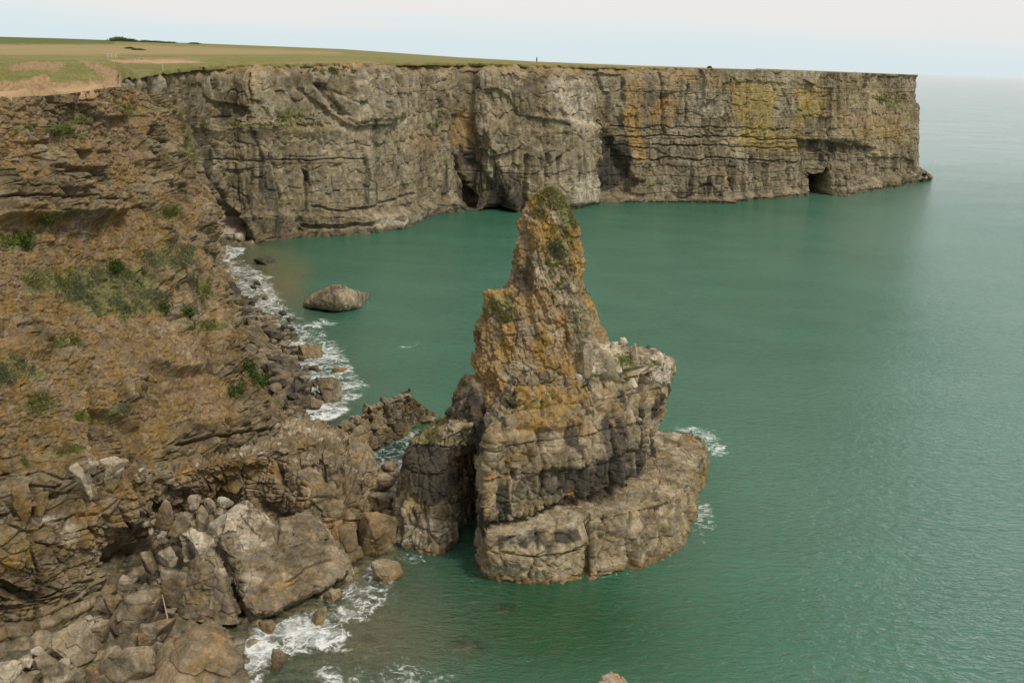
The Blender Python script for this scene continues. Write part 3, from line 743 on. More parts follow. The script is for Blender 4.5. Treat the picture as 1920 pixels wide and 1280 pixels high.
# tower
lv = [ # y, xl, xr, front, back
    (1040, 897, 1110, 6.2, 6), (960, 890, 1110, 6.0, 6), (900, 888, 1120, 5.9, 6), (860, 884, 1135, 5.8, 6), (828, 848, 1150, 5.7, 6), (790, 840, 1150, 5.6, 6), (745, 852, 1152, 5.3, 6), (700, 878, 1148, 4.8, 5.5), (650, 899, 1136, 4.1, 5),
    (605, 911, 1124, 3.6, 4.5), (568, 921, 1110, 3.2, 4), (549, 936, 1101, 2.9, 3.6), (530, 960, 1094, 2.6, 3.2), (480, 967, 1089, 2.2, 2.8), (435, 975, 1083, 1.9, 2.4), (400, 984, 1071, 1.5, 1.8), (374, 996, 1058, 1.1, 1.3), (360, 1010, 1046, .7, .8)]
DT = 83.5
loops = [superloop(Y(xl, y, DT), Y(xr, y, DT), f_, b_, 2.5, 24) for y, xl, xr, f_, b_ in lv]
def tower_feat(x, y, P, m1, m2):
    d = np.zeros(len(x))
    n1 = fbm(P, 3.5, 4, 440)
    A = lambda poly, s=4.0: area(x, y, poly, s)
    # knobbly left flank, gully between spire and flank, slab on the right
    d += 0.7 * blob(x, y, 905, 615, 14, 30) + 0.8 * blob(x, y, 925, 560, 12, 14)
    d -= 0.4 * groove(x, y, [(985, 440), (995, 530), (985, 570), (1005, 640)], 12)
    d -= 0.35 * groove(x, y, [(1040, 560), (1060, 620), (1065, 690)], 9)
    d += 0.35 * groove(x, y, [(1000, 420), (1015, 520), (1030, 590)], 16)
    d -= 0.7 * groove(x, y, [(880, 690), (900, 720), (905, 790)], 10)
    d += 0.8 * groove(x, y, [(930, 690), (960, 740), (975, 800)], 14)
    d -= 0.6 * A([(985, 480), (1008, 500), (1000, 545), (975, 535)], 6)
    d += 1.1 * A([(1090, 640), (1112, 636), (1110, 705), (1092, 700)], 4) + 0.9 * A([(1118, 640), (1150, 660), (1148, 705), (1120, 700)], 5)
    d -= 2.0 * A([(866, 838), (884, 842), (895, 1000), (872, 1000)], 5)
    m1[:, 0] = 0.72 + 0.8 * n1 - 0.6 * A([(1075, 560), (1120, 600), (1160, 720), (1085, 720), (1080, 640)], 14) - 0.4 * blob(x, y, 975, 520, 24, 50) - 0.5 * A([(830, 720), (900, 690), (900, 850), (835, 850)], 16) \
        - 0.5 * sst(760, 830, y)
    m1[:, 2] = 0.8 * blob(x, y, 945, 575, 28, 22) + 0.75 * blob(x, y, 1058, 400, 26, 40) + 0.6 * blob(x, y, 1040, 370, 34, 16) + 0.7 * blob(x, y, 1048, 470, 26, 32) + 0.5 * blob(x, y, 1085, 590, 26, 70) + 0.5 * blob(x, y, 870, 720, 14, 14) + .3 * sst(.2, .5, n1)
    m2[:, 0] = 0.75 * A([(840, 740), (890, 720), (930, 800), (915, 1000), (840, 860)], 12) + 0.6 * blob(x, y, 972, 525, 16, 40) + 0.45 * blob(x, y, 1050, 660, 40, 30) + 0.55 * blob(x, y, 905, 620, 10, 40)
    m2[:, 2] = 1.0 * blob(x, y, 856, 823, 16, 15) + 0.5 * blob(x, y, 915, 900, 12, 80) + 0.35 * blob(x, y, 1000, 600, 70, 20)
    m2[:, 1] = 0.5 * A([(1088, 640), (1150, 640), (1150, 710), (1090, 710)], 6) + .4 * blob(x, y, 1075, 530, 14, 40) + 0.3 * sst(.2, .5, fbm(P, 1.5, 3, 460))
    return d
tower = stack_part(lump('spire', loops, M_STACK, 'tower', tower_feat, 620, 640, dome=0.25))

# shoulder block on the right
def zl(z, pts): return [Z(x, y, z) for x, y in pts]
bk = lambda z, a: [np.array([p[0], p[1], z]) for p in a]
l0 = zl(2.0, [(908, 1015), (962, 1003), (1045, 992), (1115, 972), (1175, 945), (1215, 895)]) + bk(2.0, [(14.5, 90), (8, 92), (0, 90), (-2, 82)])
l1 = zl(5.0, [(903, 970), (954, 962), (1045, 950), (1118, 930), (1188, 898), (1218, 850)]) + bk(5.0, [(13.6, 90), (8, 92), (0, 90), (-2, 82)])
l2 = zl(9.0, [(905, 882), (950, 876), (1045, 864), (1125, 845), (1203, 816), (1238, 776)]) + bk(9.0, [(13.6, 90), (8, 92), (0, 90), (-1.5, 82)])
l3 = zl(11.5, [(915, 828), (960, 818), (1045, 800), (1130, 785), (1225, 755), (1256, 725)]) + bk(11.5, [(13.8, 90), (8, 92), (0.5, 90), (-1.3, 82)])
l4 = zl(14.0, [(958, 752), (990, 742), (1050, 730), (1135, 715), (1235, 690), (1255, 670)]) + bk(14.0, [(13.0, 90), (8, 92), (1, 89), (0, 82)])
def block_feat(x, y, P, m1, m2):
    d = np.zeros(len(x)); n1 = fbm(P, 3.0, 4, 540)
    A = lambda poly, s=4.0: area(x, y, poly, s)
    for q, a_, w in (([(1010, 760), (1020, 900), (1000, 980)], .6, 6), ([(1095, 720), (1090, 830), (1085, 950)], .6, 5), ([(1145, 800), (1150, 930)], .6, 5), ([(1210, 700), (1205, 800), (1190, 905)], .9, 7), ([(1180, 740), (1170, 840)], .6, 5)):
        d -= a_ * groove(x, y, q, w)
    d += 0.5 * A([(935, 815), (1000, 820), (1015, 985), (950, 990), (905, 980), (910, 840)], 8)
    d += 0.6 * A([(965, 735), (1085, 722), (1095, 790), (1060, 805), (965, 800)], 5)
    d -= .8 * A([(1035, 950), (1060, 935), (1100, 940), (1085, 970), (1040, 972)], 4)
    d -= 1.1 * groove(x, y, [(915, 985), (1000, 972), (1060, 955), (1120, 936), (1180, 905)], 13)
    d += 0.5 * ledge(x, y, [(1000, 885), (1100, 868), (1210, 835)], 2, 40, up=True)
    d -= 0.9 * A([(955, 876), (963, 876), (963, 898), (955, 898)], 2)
    m1[:, 0] = 0.18 + 0.5 * n1 + 0.45 * A([(960, 730), (1090, 720), (1090, 800), (960, 810)], 8) + 0.35 * blob(x, y, 960, 850, 40, 30) - 0.35 * sst(850, 950, y) + 0.35 * blob(x, y, 1060, 760, 120, 40)
    m1[:, 2] = 0.6 * blob(x, y, 1000, 760, 30, 14) + 0.75 * blob(x, y, 1160, 695, 40, 18) + 0.7 * blob(x, y, 1215, 680, 30, 10) + .3 * sst(.15, .5, n1) * (1 - sst(800, 850, y))
    m2[:, 0] = 0.2 * sst(760, 860, y) + 0.42 * A([(1130, 740), (1215, 700), (1215, 900), (1150, 940), (1100, 950), (1120, 850)], 14) + 0.5 * blob(x, y, 1060, 910, 70, 40) + 0.75 * sst(.0, .45, fbm(P * np.array([1, 1, .2]), 1.6, 3, 560))
    m2[:, 1] = 0.75 * A([(1190, 668), (1255, 665), (1258, 720), (1200, 700)], 8) + 0.45 * blob(x, y, 1150, 690, 50, 20) + 0.35 * blob(x, y, 980, 900, 30, 60)
    m2[:, 2] = 0.45 * blob(x, y, 915, 900, 12, 70) + 0.35 * blob(x, y, 1075, 930, 20, 30) + 0.4 * blob(x, y, 1240, 760, 14, 40)
    return d
block = stack_part(lump('rock_shoulder', [l0, l1, l2, l3, l4], M_STACK, 'block', block_feat, 620, 380, dome=1.3))

# wave-cut ledge round its foot
t_ = zl(4.1, [(915, 1006), (965, 1002), (1040, 990), (1092, 975), (1112, 972), (1180, 958), (1250, 938), (1288, 905), (1310, 865), (1316, 838), (1296, 816), (1240, 812)]) + bk(4.1, [(12, 95), (4, 88), (-1.4, 79)])
m_ = zl(2.4, [(903, 1035), (935, 1050), (1015, 1046), (1092, 1028), (1115, 1026), (1190, 1008), (1262, 982), (1296, 940), (1314, 890), (1324, 855), (1312, 826), (1245, 818)]) + bk(2.4, [(12, 97), (4, 90), (-1.6, 79)])
b_ = zl(0.4, [(902, 1062), (926, 1082), (1005, 1088), (1094, 1076), (1118, 1074), (1200, 1054), (1272, 1020), (1302, 975), (1310, 920), (1326, 880), (1322, 850), (1250, 835)]) + bk(0.4, [(12, 98), (4, 91), (-1.8, 80)])
u_ = zl(-2.0, [(915, 1100), (940, 1125), (1010, 1140), (1094, 1130), (1125, 1125), (1200, 1105), (1280, 1070), (1320, 1010), (1330, 960), (1350, 910), (1340, 880), (1270, 870)]) + bk(-2.0, [(12, 99), (4, 93), (-1.6, 82)])
def ledge_feat(x, y, P, m1, m2):
    d = np.zeros(len(x)); n1 = fbm(P, 2.5, 4, 640)
    d -= 1.0 * groove(x, y, [(1098, 965), (1104, 1010), (1102, 1080)], 7)
    d -= 0.5 * groove(x, y, [(1178, 960), (1175, 1000), (1190, 1060)], 4) + .45 * groove(x, y, [(1000, 990), (1010, 1040), (990, 1085)], 3) + .4 * groove(x, y, [(1130, 965), (1140, 1010), (1125, 1050)], 3) + .45 * groove(x, y, [(1235, 940), (1245, 990), (1225, 1040)], 3) + .4 * groove(x, y, [(940, 1035), (1010, 1045), (1090, 1030)], 2.5)
    d -= .5 * area(x, y, [(1120, 1000), (1170, 995), (1165, 1055), (1118, 1062)], 4)
    d -= 0.35 * groove(x, y, [(1200, 912), (1235, 905), (1205, 935)], 4)
    d -= 0.4 * groove(x, y, [(1290, 900), (1285, 960), (1280, 1010)], 4)
    top = sst(3.4, 3.9, P[:, 2])
    m1[:, 0] = 0.10 + 0.4 * n1 + 0.3 * sst(1270, 1310, x)
    m2[:, 1] = 0.28 * top + 0.35 * sst(-.2, .4, n1) * (1 - top)
    m2[:, 0] = .5 * area(x, y, [(935, 1003), (1035, 992), (1090, 976), (1090, 1010), (1030, 1028), (935, 1032)], 8) + (0.55 * sst(-.1, .4, fbm(P * np.array([1, 1, .15]), 1.2, 3, 660)) * sst(2.2, 3.6, P[:, 2])) * (1 - top * 0.4)
    m2[:, 2] = 0.2 * sst(.1, .5, n1)
    return d
ledge_o = stack_part(lump('wave_cut_ledge', [u_, b_, m_, t_], M_STACK, 'ledge', ledge_feat, 680, 400, dome=0.2))

# left buttress beside the cleft
q0 = zl(-1.5, [(745, 1035), (775, 1060), (828, 1062), (856, 1035), (866, 1005)]) + bk(-1.5, [(-2.0, 88), (-5, 90), (-9, 87)])
q1 = zl(0.3, [(744, 1000), (770, 1024), (826, 1030), (854, 1002), (866, 975)]) + bk(0.3, [(-2.0, 88), (-5, 90), (-9, 87)])
q2 = zl(3.5, [(750, 935), (778, 952), (830, 955), (854, 935), (866, 912)]) + bk(3.5, [(-2.0, 88), (-5, 90), (-8.8, 86)])
q3 = zl(6.5, [(760, 868), (784, 884), (830, 884), (854, 870), (868, 850)]) + bk(6.5, [(-2.0, 88), (-5, 89), (-8.4, 85.5)])
q4 = [Z(x, y, z) for x, y, z in ((774, 826, 8.0), (798, 832, 8.4), (836, 818, 9.4), (864, 802, 10.3), (888, 792, 10.7))] + [np.array(q) for q in ((-2.6, 85.0, 10.5), (-4.8, 84.6, 9.4), (-7.0, 83.8, 8.2))]
def butt_feat(x, y, P, m1, m2):
    n1 = fbm(P, 2.5, 4, 740); d = np.zeros(len(x))
    d -= 0.6 * groove(x, y, [(775, 930), (782, 975), (765, 1010)], 5) + 0.4 * groove(x, y, [(800, 945), (802, 1020)], 4)
    d += .5 * blob(x, y, 762, 955, 18, 25)
    m2[:, 0] = 0.95 * A0(x, y) + 0.2 * n1
    m1[:, 0] = 0.15 + .4 * n1 + .5 * blob(x, y, 850, 830, 30, 20)
    m1[:, 2] = 0.8 * blob(x, y, 800, 812, 26, 22)
    m2[:, 1] = 0.4 * sst(940, 980, y)
    return d
A0 = lambda x, y: area(x, y, [(755, 835), (800, 828), (850, 840), (862, 890), (835, 935), (815, 948), (790, 940), (760, 905)], 10)
stack_part(lump('buttress', [q0, q1, q2, q3, q4], M_STACK, 'block', butt_feat, 360, 300, dome=0.25, amp=0.8))

# ------------------------------------------------------------------ promontory and ridge of the near shore
pr0 = zl(-0.8, [(560, 1010), (620, 1048), (680, 1030), (690, 985)]) + bk(-.8, [(-11.5, 88), (-14, 94), (-19, 96), (-26, 92), (-27, 84)])
pr1 = zl(2.5, [(545, 955), (610, 985), (676, 968), (684, 925)]) + bk(2.5, [(-12.2, 88), (-15, 94), (-20, 96), (-26, 92), (-27, 84)])
pr2 = zl(4.8, [(530, 895), (600, 918), (672, 905), (678, 878)]) + bk(4.8, [(-13.4, 86), (-16, 90.5), (-21, 92.5), (-26, 91), (-27, 85)])
pr3 = zl(5.8, [(530, 862), (585, 868), (636, 876), (652, 868)]) + bk(5.8, [(-15.4, 86.5), (-17.5, 89.5), (-21, 91), (-25, 90.5), (-26, 86)])
def prom_feat(x, y, P, m1, m2):
    n1 = fbm(P, 3.0, 4, 840); d = np.zeros(len(x))
    d -= 2.2 * area(x, y, [(517, 866), (527, 872), (533, 925), (526, 955), (516, 950), (520, 920)], 3)
    d -= .7 * groove(x, y, [(600, 850), (610, 890), (635, 905)], 5); d -= .5 * groove(x, y, [(640, 870), (650, 930), (645, 990)], 4)
    m1[:, 0] = 0.25 + .5 * n1 + .55 * blob(x, y, 590, 985, 45, 24) + .5 * blob(x, y, 505, 890, 25, 50)
    m2[:, 1] = 0.25 * sst(5.2, 6.0, P[:, 2]) + .2 * sst(0, .5, n1)
    m2[:, 2] = .5 * blob(x, y, 590, 985, 35, 18) + .35 * blob(x, y, 470, 830, 60, 10)
    return d
prom = lump('promontory', [pr0, pr1, pr2, pr3], M_SHELF, 'low', prom_feat, 460, 300, dome=0.3, amp=0.7, parent=cliff)

def rloop(front, zs, th):
    f = [Z(x, y, z) for (x, y), z in zip(front, zs)]
    return f + [p + np.array([t * .35, t, 0]) for p, t in reversed(list(zip(f, th)))]
rg0 = rloop([(600, 925), (640, 902), (670, 878), (708, 850), (752, 832), (782, 810)], [-.8] * 6, (9, 9, 8, 7, 6, 5))
rg1 = rloop([(600, 880), (638, 866), (666, 846), (702, 824), (745, 804), (772, 786)], [1.2] * 6, (8, 8, 7, 5.5, 4.6, 3.6))
rg2 = rloop([(600, 850), (636, 838), (660, 818), (698, 793), (738, 776), (762, 764)], [2.6, 2.6, 2.8, 3.0, 3.1, 3.1], (6, 6, 5, 4, 3.4, 2.6))
rg3 = rloop([(600, 832), (634, 818), (658, 800), (692, 770), (730, 754), (752, 746)], [3.2, 3.2, 3.4, 4.1, 4.6, 4.7], (4, 3.6, 2.8, 2.2, 2.2, 1.8))
def ridge_feat(x, y, P, m1, m2):
    n1 = fbm(P, 2.5, 4, 940); d = np.zeros(len(x))
    for q in ([(722, 745), (728, 800)], [(690, 770), (700, 815)], [(650, 790), (662, 840)], [(640, 830), (660, 870)]): d -= .7 * groove(x, y, q, 5)
    d -= .9 * (1 - sst(600, 650, x)) * 0.4
    m1[:, 0] = 0.2 + .5 * n1 + .5 * blob(x, y, 650, 850, 30, 25)
    m2[:, 1] = 0.3 * sst(3.4, 4.4, P[:, 2])
    m2[:, 0] = .45 * blob(x, y, 735, 770, 10, 25) + .3 * sst(0, .5, n1)
    m2[:, 2] = .4 * blob(x, y, 655, 855, 25, 20)
    return d
lump('ridge', [rg0, rg1, rg2, rg3], M_SHELF, 'block', ridge_feat, 420, 240, dome=0.3, amp=0.85, parent=cliff)

# ------------------------------------------------------------------ grassland on top
cp = [(-420, 61), (-180, 72), (0, 80), (120, 88), (216, 96.5), (232, 121)]
fx, _, _ = proj(CREST_FAR); fd = CREST_FAR[:, 1]
sel = [i for i in range(2, 25)]
cp += [(float(fx[i]), float(fd[i])) for i in sel if fx[i] > 245]
cp = np.array(sorted(cp))
PX = np.concatenate([np.linspace(-1500, -420, 40)[:-1], np.linspace(-420, 1722, 640)])
Ds = np.interp(PX, cp[:, 0], cp[:, 1]) + 0.45
Ds = Ds + np.clip(1.1 * fbm(np.stack([PX / 26, 0 * PX, 0 * PX], 1), 1.0, 4, 77, .7), -.3, 2) * np.interp(PX, [200, 300], [.5, 1.6]) + np.interp(PX, [210, 330, 1150, 1400, 1700, 1722], [0, 1.9, 1.9, 1.0, 1.6, 1.6])
Dend = np.interp(PX, [-1500, 700, 900, 1100, 1400, 1722], [1500, 1500, 1300, 700, 520, 436])
tt = np.linspace(0, 1, 260) ** 1.6
DD = Ds[None] * (Dend / Ds)[None] ** tt[:, None]
PXX = np.broadcast_to(PX[None], DD.shape)
zz = plateau_z(np.clip(PXX, -400, 1722).ravel(), DD.ravel()).reshape(DD.shape)
dirs = CF[None] + CR[None] * ((PX - 960) / FPX)[:, None] + CU[None] * ((640 - hor(PX)) / FPX)[:, None]
xx = (dirs[:, 0] / dirs[:, 1])[None] * DD
Gp = np.stack([xx, DD, zz], -1)
P = Gp.reshape(-1, 3)
gx, gy, _ = proj(P)
gw = gx + 10 * perlin(P, 9.0, 301); gh = gy + 2.2 * perlin(P, (5.0, 5.0, 5.0), 302) + 1.0 * perlin(P, 1.6, 303)
Ag = lambda poly, s=3.0: area(gw, gh, poly, s)
g_soil = np.maximum.reduce([Ag([(-600, 160), (-100, 152), (0, 153), (70, 152), (130, 157), (195, 152), (236, 140), (252, 168), (236, 182), (0, 196), (-600, 230)], 3),
                            Ag([(18, 124), (60, 117), (122, 120), (104, 134), (50, 132), (18, 137)], 3) * .9, Ag([(138, 112), (170, 117), (216, 134), (246, 150), (205, 152), (170, 132)], 4) * .8,
                            Ag([(205, 114), (250, 110), (330, 109.5), (378, 117), (300, 119.5), (230, 118.5)], 1.5)])
g_sand = np.maximum(Ag([(-600, 176), (0, 172), (100, 168), (200, 161), (246, 160), (252, 172), (236, 180), (0, 196), (-600, 230)], 3), Ag([(205, 114.5), (250, 113), (330, 113), (376, 117), (300, 119.5), (230, 118.5)], 1.2))
g_dry = np.maximum(Ag([(-600, 83), (0, 84), (250, 84.5), (420, 90), (640, 98), (640, 102), (420, 102), (200, 103), (0, 103), (-600, 104)], 2.5), 0.55 * sst(900, 1200, gx))
g_dry = g_dry * .62
g_brk = .7 * Ag([(-600, 50), (215, 72), (215, 83), (0, 82.5), (-600, 82)], 1.5)
near_edge = 1 - sst(0.5, 5.0, (DD - Ds[None]).ravel())
g_soil = np.maximum(g_soil, near_edge * 0.25 * sst(200, 260, gx))
bumpy = 0.25 * fbm(P, 3.0, 3, 310) * np.clip(1.2 - DD.ravel() / 400, 0.1, 1)
bumpy += (0.45 * fbm(P, 2.2, 4, 311) + .25 * facets(P, 1.2, 312)[0]) * g_soil * (1 - g_sand) + .08 * facets(P, .7, 313)[0] * g_soil
P = P + np.array([0, 0, 1.0]) * bumpy[:, None]
Gp = P.reshape(Gp.shape)
sk = Gp[:1].copy(); sk[..., 2] -= .7; sk[..., 1] += 0.5
Gp2 = np.concatenate([sk, Gp], 0)
ext = lambda a: np.concatenate([a[:len(PX)], a])
T = NT('meadow'); p = T.pos()
m1 = T.sep(T.attr('m1').outputs['Vector']); m2 = T.sep(T.attr('m2').outputs['Vector'])
nb_ = T.noise(0.035, 5, .6, p); nm = T.noise(0.35, 6, .7, p); nf = T.noise(2.5, 5, .7, p)
c = T.mix(T.ramp(nm, .35, .65), (0.145, 0.145, 0.042), (0.24, 0.215, 0.078))
c = T.mix(T.ramp(nb_, .42, .62, 0, .75), c, (0.28, 0.23, 0.11))
c = T.mix(T.ramp(nf, .3, .7, 0, .5), c, (0.105, 0.11, 0.032))
c = T.mix(T.math('MULTIPLY', m1[1], T.ramp(nm, .2, .6, .55, 1)), c, T.mix(nf, (0.30, 0.215, 0.11), (0.38, 0.275, 0.15)))
c = T.mix(m2[0], c, T.mix(T.ramp(nm, .3, .7), (0.035, 0.062, 0.012), (0.085, 0.125, 0.025)))
sb = T.ramp(T.math('ADD', m1[0], T.math('MULTIPLY', T.math('SUBTRACT', nm, .5), .9)), .35, .62)
c = T.mix(sb, c, T.mix(T.ramp(nf, .3, .7), (0.21, 0.14, 0.075), (0.36, 0.25, 0.14)))
c = T.mix(T.math('MULTIPLY', m1[2], 0.9), c, T.mix(nf, (0.36, 0.24, 0.13), (0.47, 0.33, 0.20)))
M_MEADOW = T.out(T.bsdf(c, 0.95, T.bump(T.math('ADD', nf, T.noise(9, 4, .7, p)), .7, .12), .1))
land = new_mesh('grassland', Gp2.reshape(-1, 3), grid_faces(Gp2.shape[0], len(PX)), M_MEADOW, None,
                {'m1': np.stack([ext(g_soil), ext(g_dry), ext(g_sand)], 1), 'm2': np.stack([ext(g_brk)] * 3, 1)})
tag(land, kind='structure')

# ------------------------------------------------------------------ sea bed and shore
SHORE = [(-600, 1500), (300, 1330), (430, 1290), (475, 1168), (560, 1130), (650, 1085), (690, 1040), (745, 1012), (760, 930), (735, 880), (690, 862), (655, 880), (600, 800), (572, 775), (545, 720), (500, 655), (462, 590), (437, 520), (420, 462), (474, 456), (474, 400), (-600, 330)]
SHW = np.array([Z(x, max(y, hor(x) + 200), 0)[:2] for x, y in SHORE[:-2]] + [(-60, 240), (-400, 240), (-400, 20)])
def shore_sd(x, y):                       # metres to the shoreline, negative on land
    d = np.full(x.shape, 1e9); ins = np.zeros(x.shape, bool)
    for a, b in zip(SHW, np.roll(SHW, -1, 0)):
        e = b - a; t = np.clip(((x - a[0]) * e[0] + (y - a[1]) * e[1]) / (e @ e + 1e-9), 0, 1)
        d = np.minimum(d, np.hypot(x - a[0] - t * e[0], y - a[1] - t * e[1]))
        c = ((a[1] > y) != (b[1] > y)); xi = (b[0] - a[0]) * (y - a[1]) / (b[1] - a[1] + 1e-12) + a[0]
        ins ^= c & (x < xi)
    return np.where(ins, -d, d)
def bed_z(x, y):
    d = shore_sd(x, y)
    # a gentler shelf in the corner below the slab
    k = np.exp(-(((x + 10) / 9) ** 2 + ((y - 58) / 9) ** 2))
    sl = 0.42 - 0.26 * k
    z = np.where(d > 0, -d * sl, np.minimum(-d * 0.10, 0.2)) - 0.05
    return np.maximum(z, -9.0)
bx = np.linspace(-75, 30, 360); by = np.linspace(44, 225, 460)
BX, BY = np.meshgrid(bx, by)
PB = np.stack([BX, BY, bed_z(BX, BY)], -1).reshape(-1, 3)
fv, _, ft = facets(PB, 0.8, 401)
gv, _, ft2 = facets(PB, 1.7, 404); ft = .5 * ft + .5 * ft2
PB[:, 2] += 0.30 * fv + 0.42 * gv + 0.25 * fbm(PB, 2.2, 3, 402)
o = new_mesh('seabed', PB, grid_faces(len(by), len(bx)), M_SUNK, None, {'tint': ft, 'm1': np.stack([0 * ft + .04, 0 * ft, 0 * ft], 1), 'm2': np.stack([.12 + .38 * sst(-.4, .1, PB[:, 2]), .3 * sst(0, -1, PB[:, 2]), .1 + 0 * ft], 1)})
tag(o, kind='structure')
deep = new_mesh('seabed', np.array([[-30000, -200, -9.6], [40000, -200, -9.6], [40000, 60000, -9.6], [-30000, 60000, -9.6]]), np.array([[0, 1, 2, 3]]), M_SHELF)
tag(deep, kind='structure')

# ------------------------------------------------------------------ boulders
def icosphere(sub):
    t = (1 + 5 ** .5) / 2
    V = [(-1, t, 0), (1, t, 0), (-1, -t, 0), (1, -t, 0), (0, -1, t), (0, 1, t), (0, -1, -t), (0, 1, -t), (t, 0, -1), (t, 0, 1), (-t, 0, -1), (-t, 0, 1)]
    Fc = [(0, 11, 5), (0, 5, 1), (0, 1, 7), (0, 7, 10), (0, 10, 11), (1, 5, 9), (5, 11, 4), (11, 10, 2), (10, 7, 6), (7, 1, 8), (3, 9, 4), (3, 4, 2), (3, 2, 6), (3, 6, 8), (3, 8, 9), (4, 9, 5), (2, 4, 11), (6, 2, 10), (8, 6, 7), (9, 8, 1)]
    V = [np.array(q) / np.linalg.norm(q) for q in V]
    for _ in range(sub):
        c = {}; nf_ = []
        def mid(a, b):
            k = (min(a, b), max(a, b))
            if k not in c:
                m = V[a] + V[b]; V.append(m / np.linalg.norm(m)); c[k] = len(V) - 1
            return c[k]
        for a, b, d in Fc:
            ab, bd, da = mid(a, b), mid(b, d), mid(d, a)
            nf_ += [(a, ab, da), (b, bd, ab), (d, da, bd), (ab, bd, da)]
        Fc = nf_
    return np.array(V), np.array(Fc, np.int32)
ICO = {k: icosphere(k) for k in (3, 4, 5)}
def rock_shape(seed, sub=4, planes=13, sharp=26, flat=None, soft=0.0):
    r = np.random.default_rng(seed)
    V, Fc = ICO[sub]
    n = r.normal(size=(planes, 3)); n /= np.linalg.norm(n, axis=1, keepdims=True)
    n = np.concatenate([n, [[0, 0, 1], [0, 0, -1]]], 0)
    d = r.uniform(0.62, 1.0, len(n))
    if flat: d[-2] = flat
    k = np.maximum(V @ n.T, 0.02) / d[None]
    rad = (k ** sharp).sum(1) ** (-1 / sharp)
    P = V * rad[:, None]
    if soft: P = P * (1 - soft) + V * soft * rad.mean()
    return P, Fc
def mk_boulder(name, seed, box, z0=0.0, mat=None, deep=0.8, rot=None, lean=(0, 0), sub=4, planes=13, flat=None, soft=0.0, bury=0.18,
               soil=0.1, pale=0.0, dark=0.0, rust=0.0, rough=1.0, veg=0.0):
    """a boulder whose outline fills box = (x0, y0, x1, y1) of the sight, resting at height z0"""
    x0, y0, x1, y1 = box
    r = np.random.default_rng(seed + 999)
    P, Fc = rock_shape(seed, sub, planes, 26, flat, soft)
    c = Z((x0 + x1) / 2, y1 - 0.25 * (y1 - y0), z0)
    dist = np.linalg.norm(c - CAM)
    wpx = (x1 - x0) / FPX * dist; hpx = (y1 - y0) / FPX * dist
    el = math.asin((H - c[2]) / dist)
    dpt = wpx * deep
    hh = (hpx - dpt * math.sin(el) * .8) / math.cos(el)
    hh = min(max(hh, wpx * 0.32), wpx * 1.7)
    P = P / (P.max(0) - P.min(0))
    R_ = np.array(Matrix.Rotation(lean[0], 3, 'X') @ Matrix.Rotation(lean[1], 3, 'Y')) @ np.array(Matrix.Rotation(rot if rot is not None else r.uniform(0, 6.28), 3, 'Z'))
    P = P @ R_.T
    P = (P - (P.max(0) + P.min(0)) / 2) / (P.max(0) - P.min(0))
    P = P * np.array([wpx, dpt, hh * (1 + bury)])
    az = math.atan2(-c[0], c[1]); P = P @ np.array(Matrix.Rotation(az, 3, 'Z')).T
    sz_ = max(wpx, 0.2)
    Nr = P / (np.linalg.norm(P, axis=1, keepdims=True) + 1e-9)
    fv, fe, ft = facets(P + seed * 7.3, sz_ * 0.42, seed)
    dsp = rough * (0.055 * sz_ * fv + 0.05 * sz_ * fbm(P + seed * 3.1, sz_ * .6, 3, seed) + 0.02 * min(sz_, 1.5) * fbm(P + seed, 0.22, 3, seed + 4) - 0.02 * sz_ * (1 - sst(0, .08, fe)))
    P = P + Nr * dsp[:, None]
    P[:, 2] -= P[:, 2].min() + hh * bury
    off = c.copy(); off[2] = z0
    for _ in range(5):                                    # settle size and place
        W = P + off
        vis = W[:, 2] > z0 - 0.05
        a, b, _w = proj(W[vis])
        sc_ = (x1 - x0) / max(a.max() - a.min(), 1e-3)
        sc_ = min(max(sc_, .6), 1.7)
        hz = (y1 - y0) / max(b.max() - b.min(), 1e-3); hz = min(max(hz, .7), 1.5)
        P = P * np.array([sc_, sc_, (sc_ * hz * hz) ** .5 if hz < 1 else hz * sc_ ** .2])
        W = P + off; vis = W[:, 2] > z0 - 0.05
        a, b, _w = proj(W[vis])
        off = off + (Z((x0 + x1) / 2, y1, z0) - Z((a.max() + a.min()) / 2, b.max(), z0)); off[2] = z0
    n = len(P)
    o = new_mesh(name, P, Fc, mat or M_SHELF, None, {'tint': ft * .6 + .2, 'm1': np.tile(np.array([soil, 0, veg], f32), (n, 1)), 'm2': np.tile(np.array([dark, pale, rust], f32), (n, 1))})
    o.location = off
    return o

# big fallen blocks of the near shore, cut to their own outlines
def cut_block(name, loops, soil=.1, pale=.2, dark=0., rust=0., amp=.8, dome=.2, nu=220, nv=150, kind='slab', mat=None, feat=None):
    def ft(x, y, P, m1, m2):
        n1 = fbm(P, 1.5, 3, 1040)
        m1[:, 0] = soil + .35 * n1; m2[:, 0] = dark + .3 * n1; m2[:, 1] = pale + .4 * n1; m2[:, 2] = rust + .25 * n1
        return feat(x, y, P, m1, m2) if feat else np.zeros(len(x))
    o = lump(name, loops, mat or M_BOULDER, kind, ft, nu, nv, None, amp, dome)
    c = loops[0]; c = np.array(c).mean(0)
    me = o.data; co = np.empty(len(me.vertices) * 3, f32); me.vertices.foreach_get('co', co)
    co = co.reshape(-1, 3) - c.astype(f32); me.vertices.foreach_set('co', co.ravel()); o.location = c
    return o
sh = lambda L, dx, dy, dz=0: [p + np.array([dx, dy, dz]) for p in L]
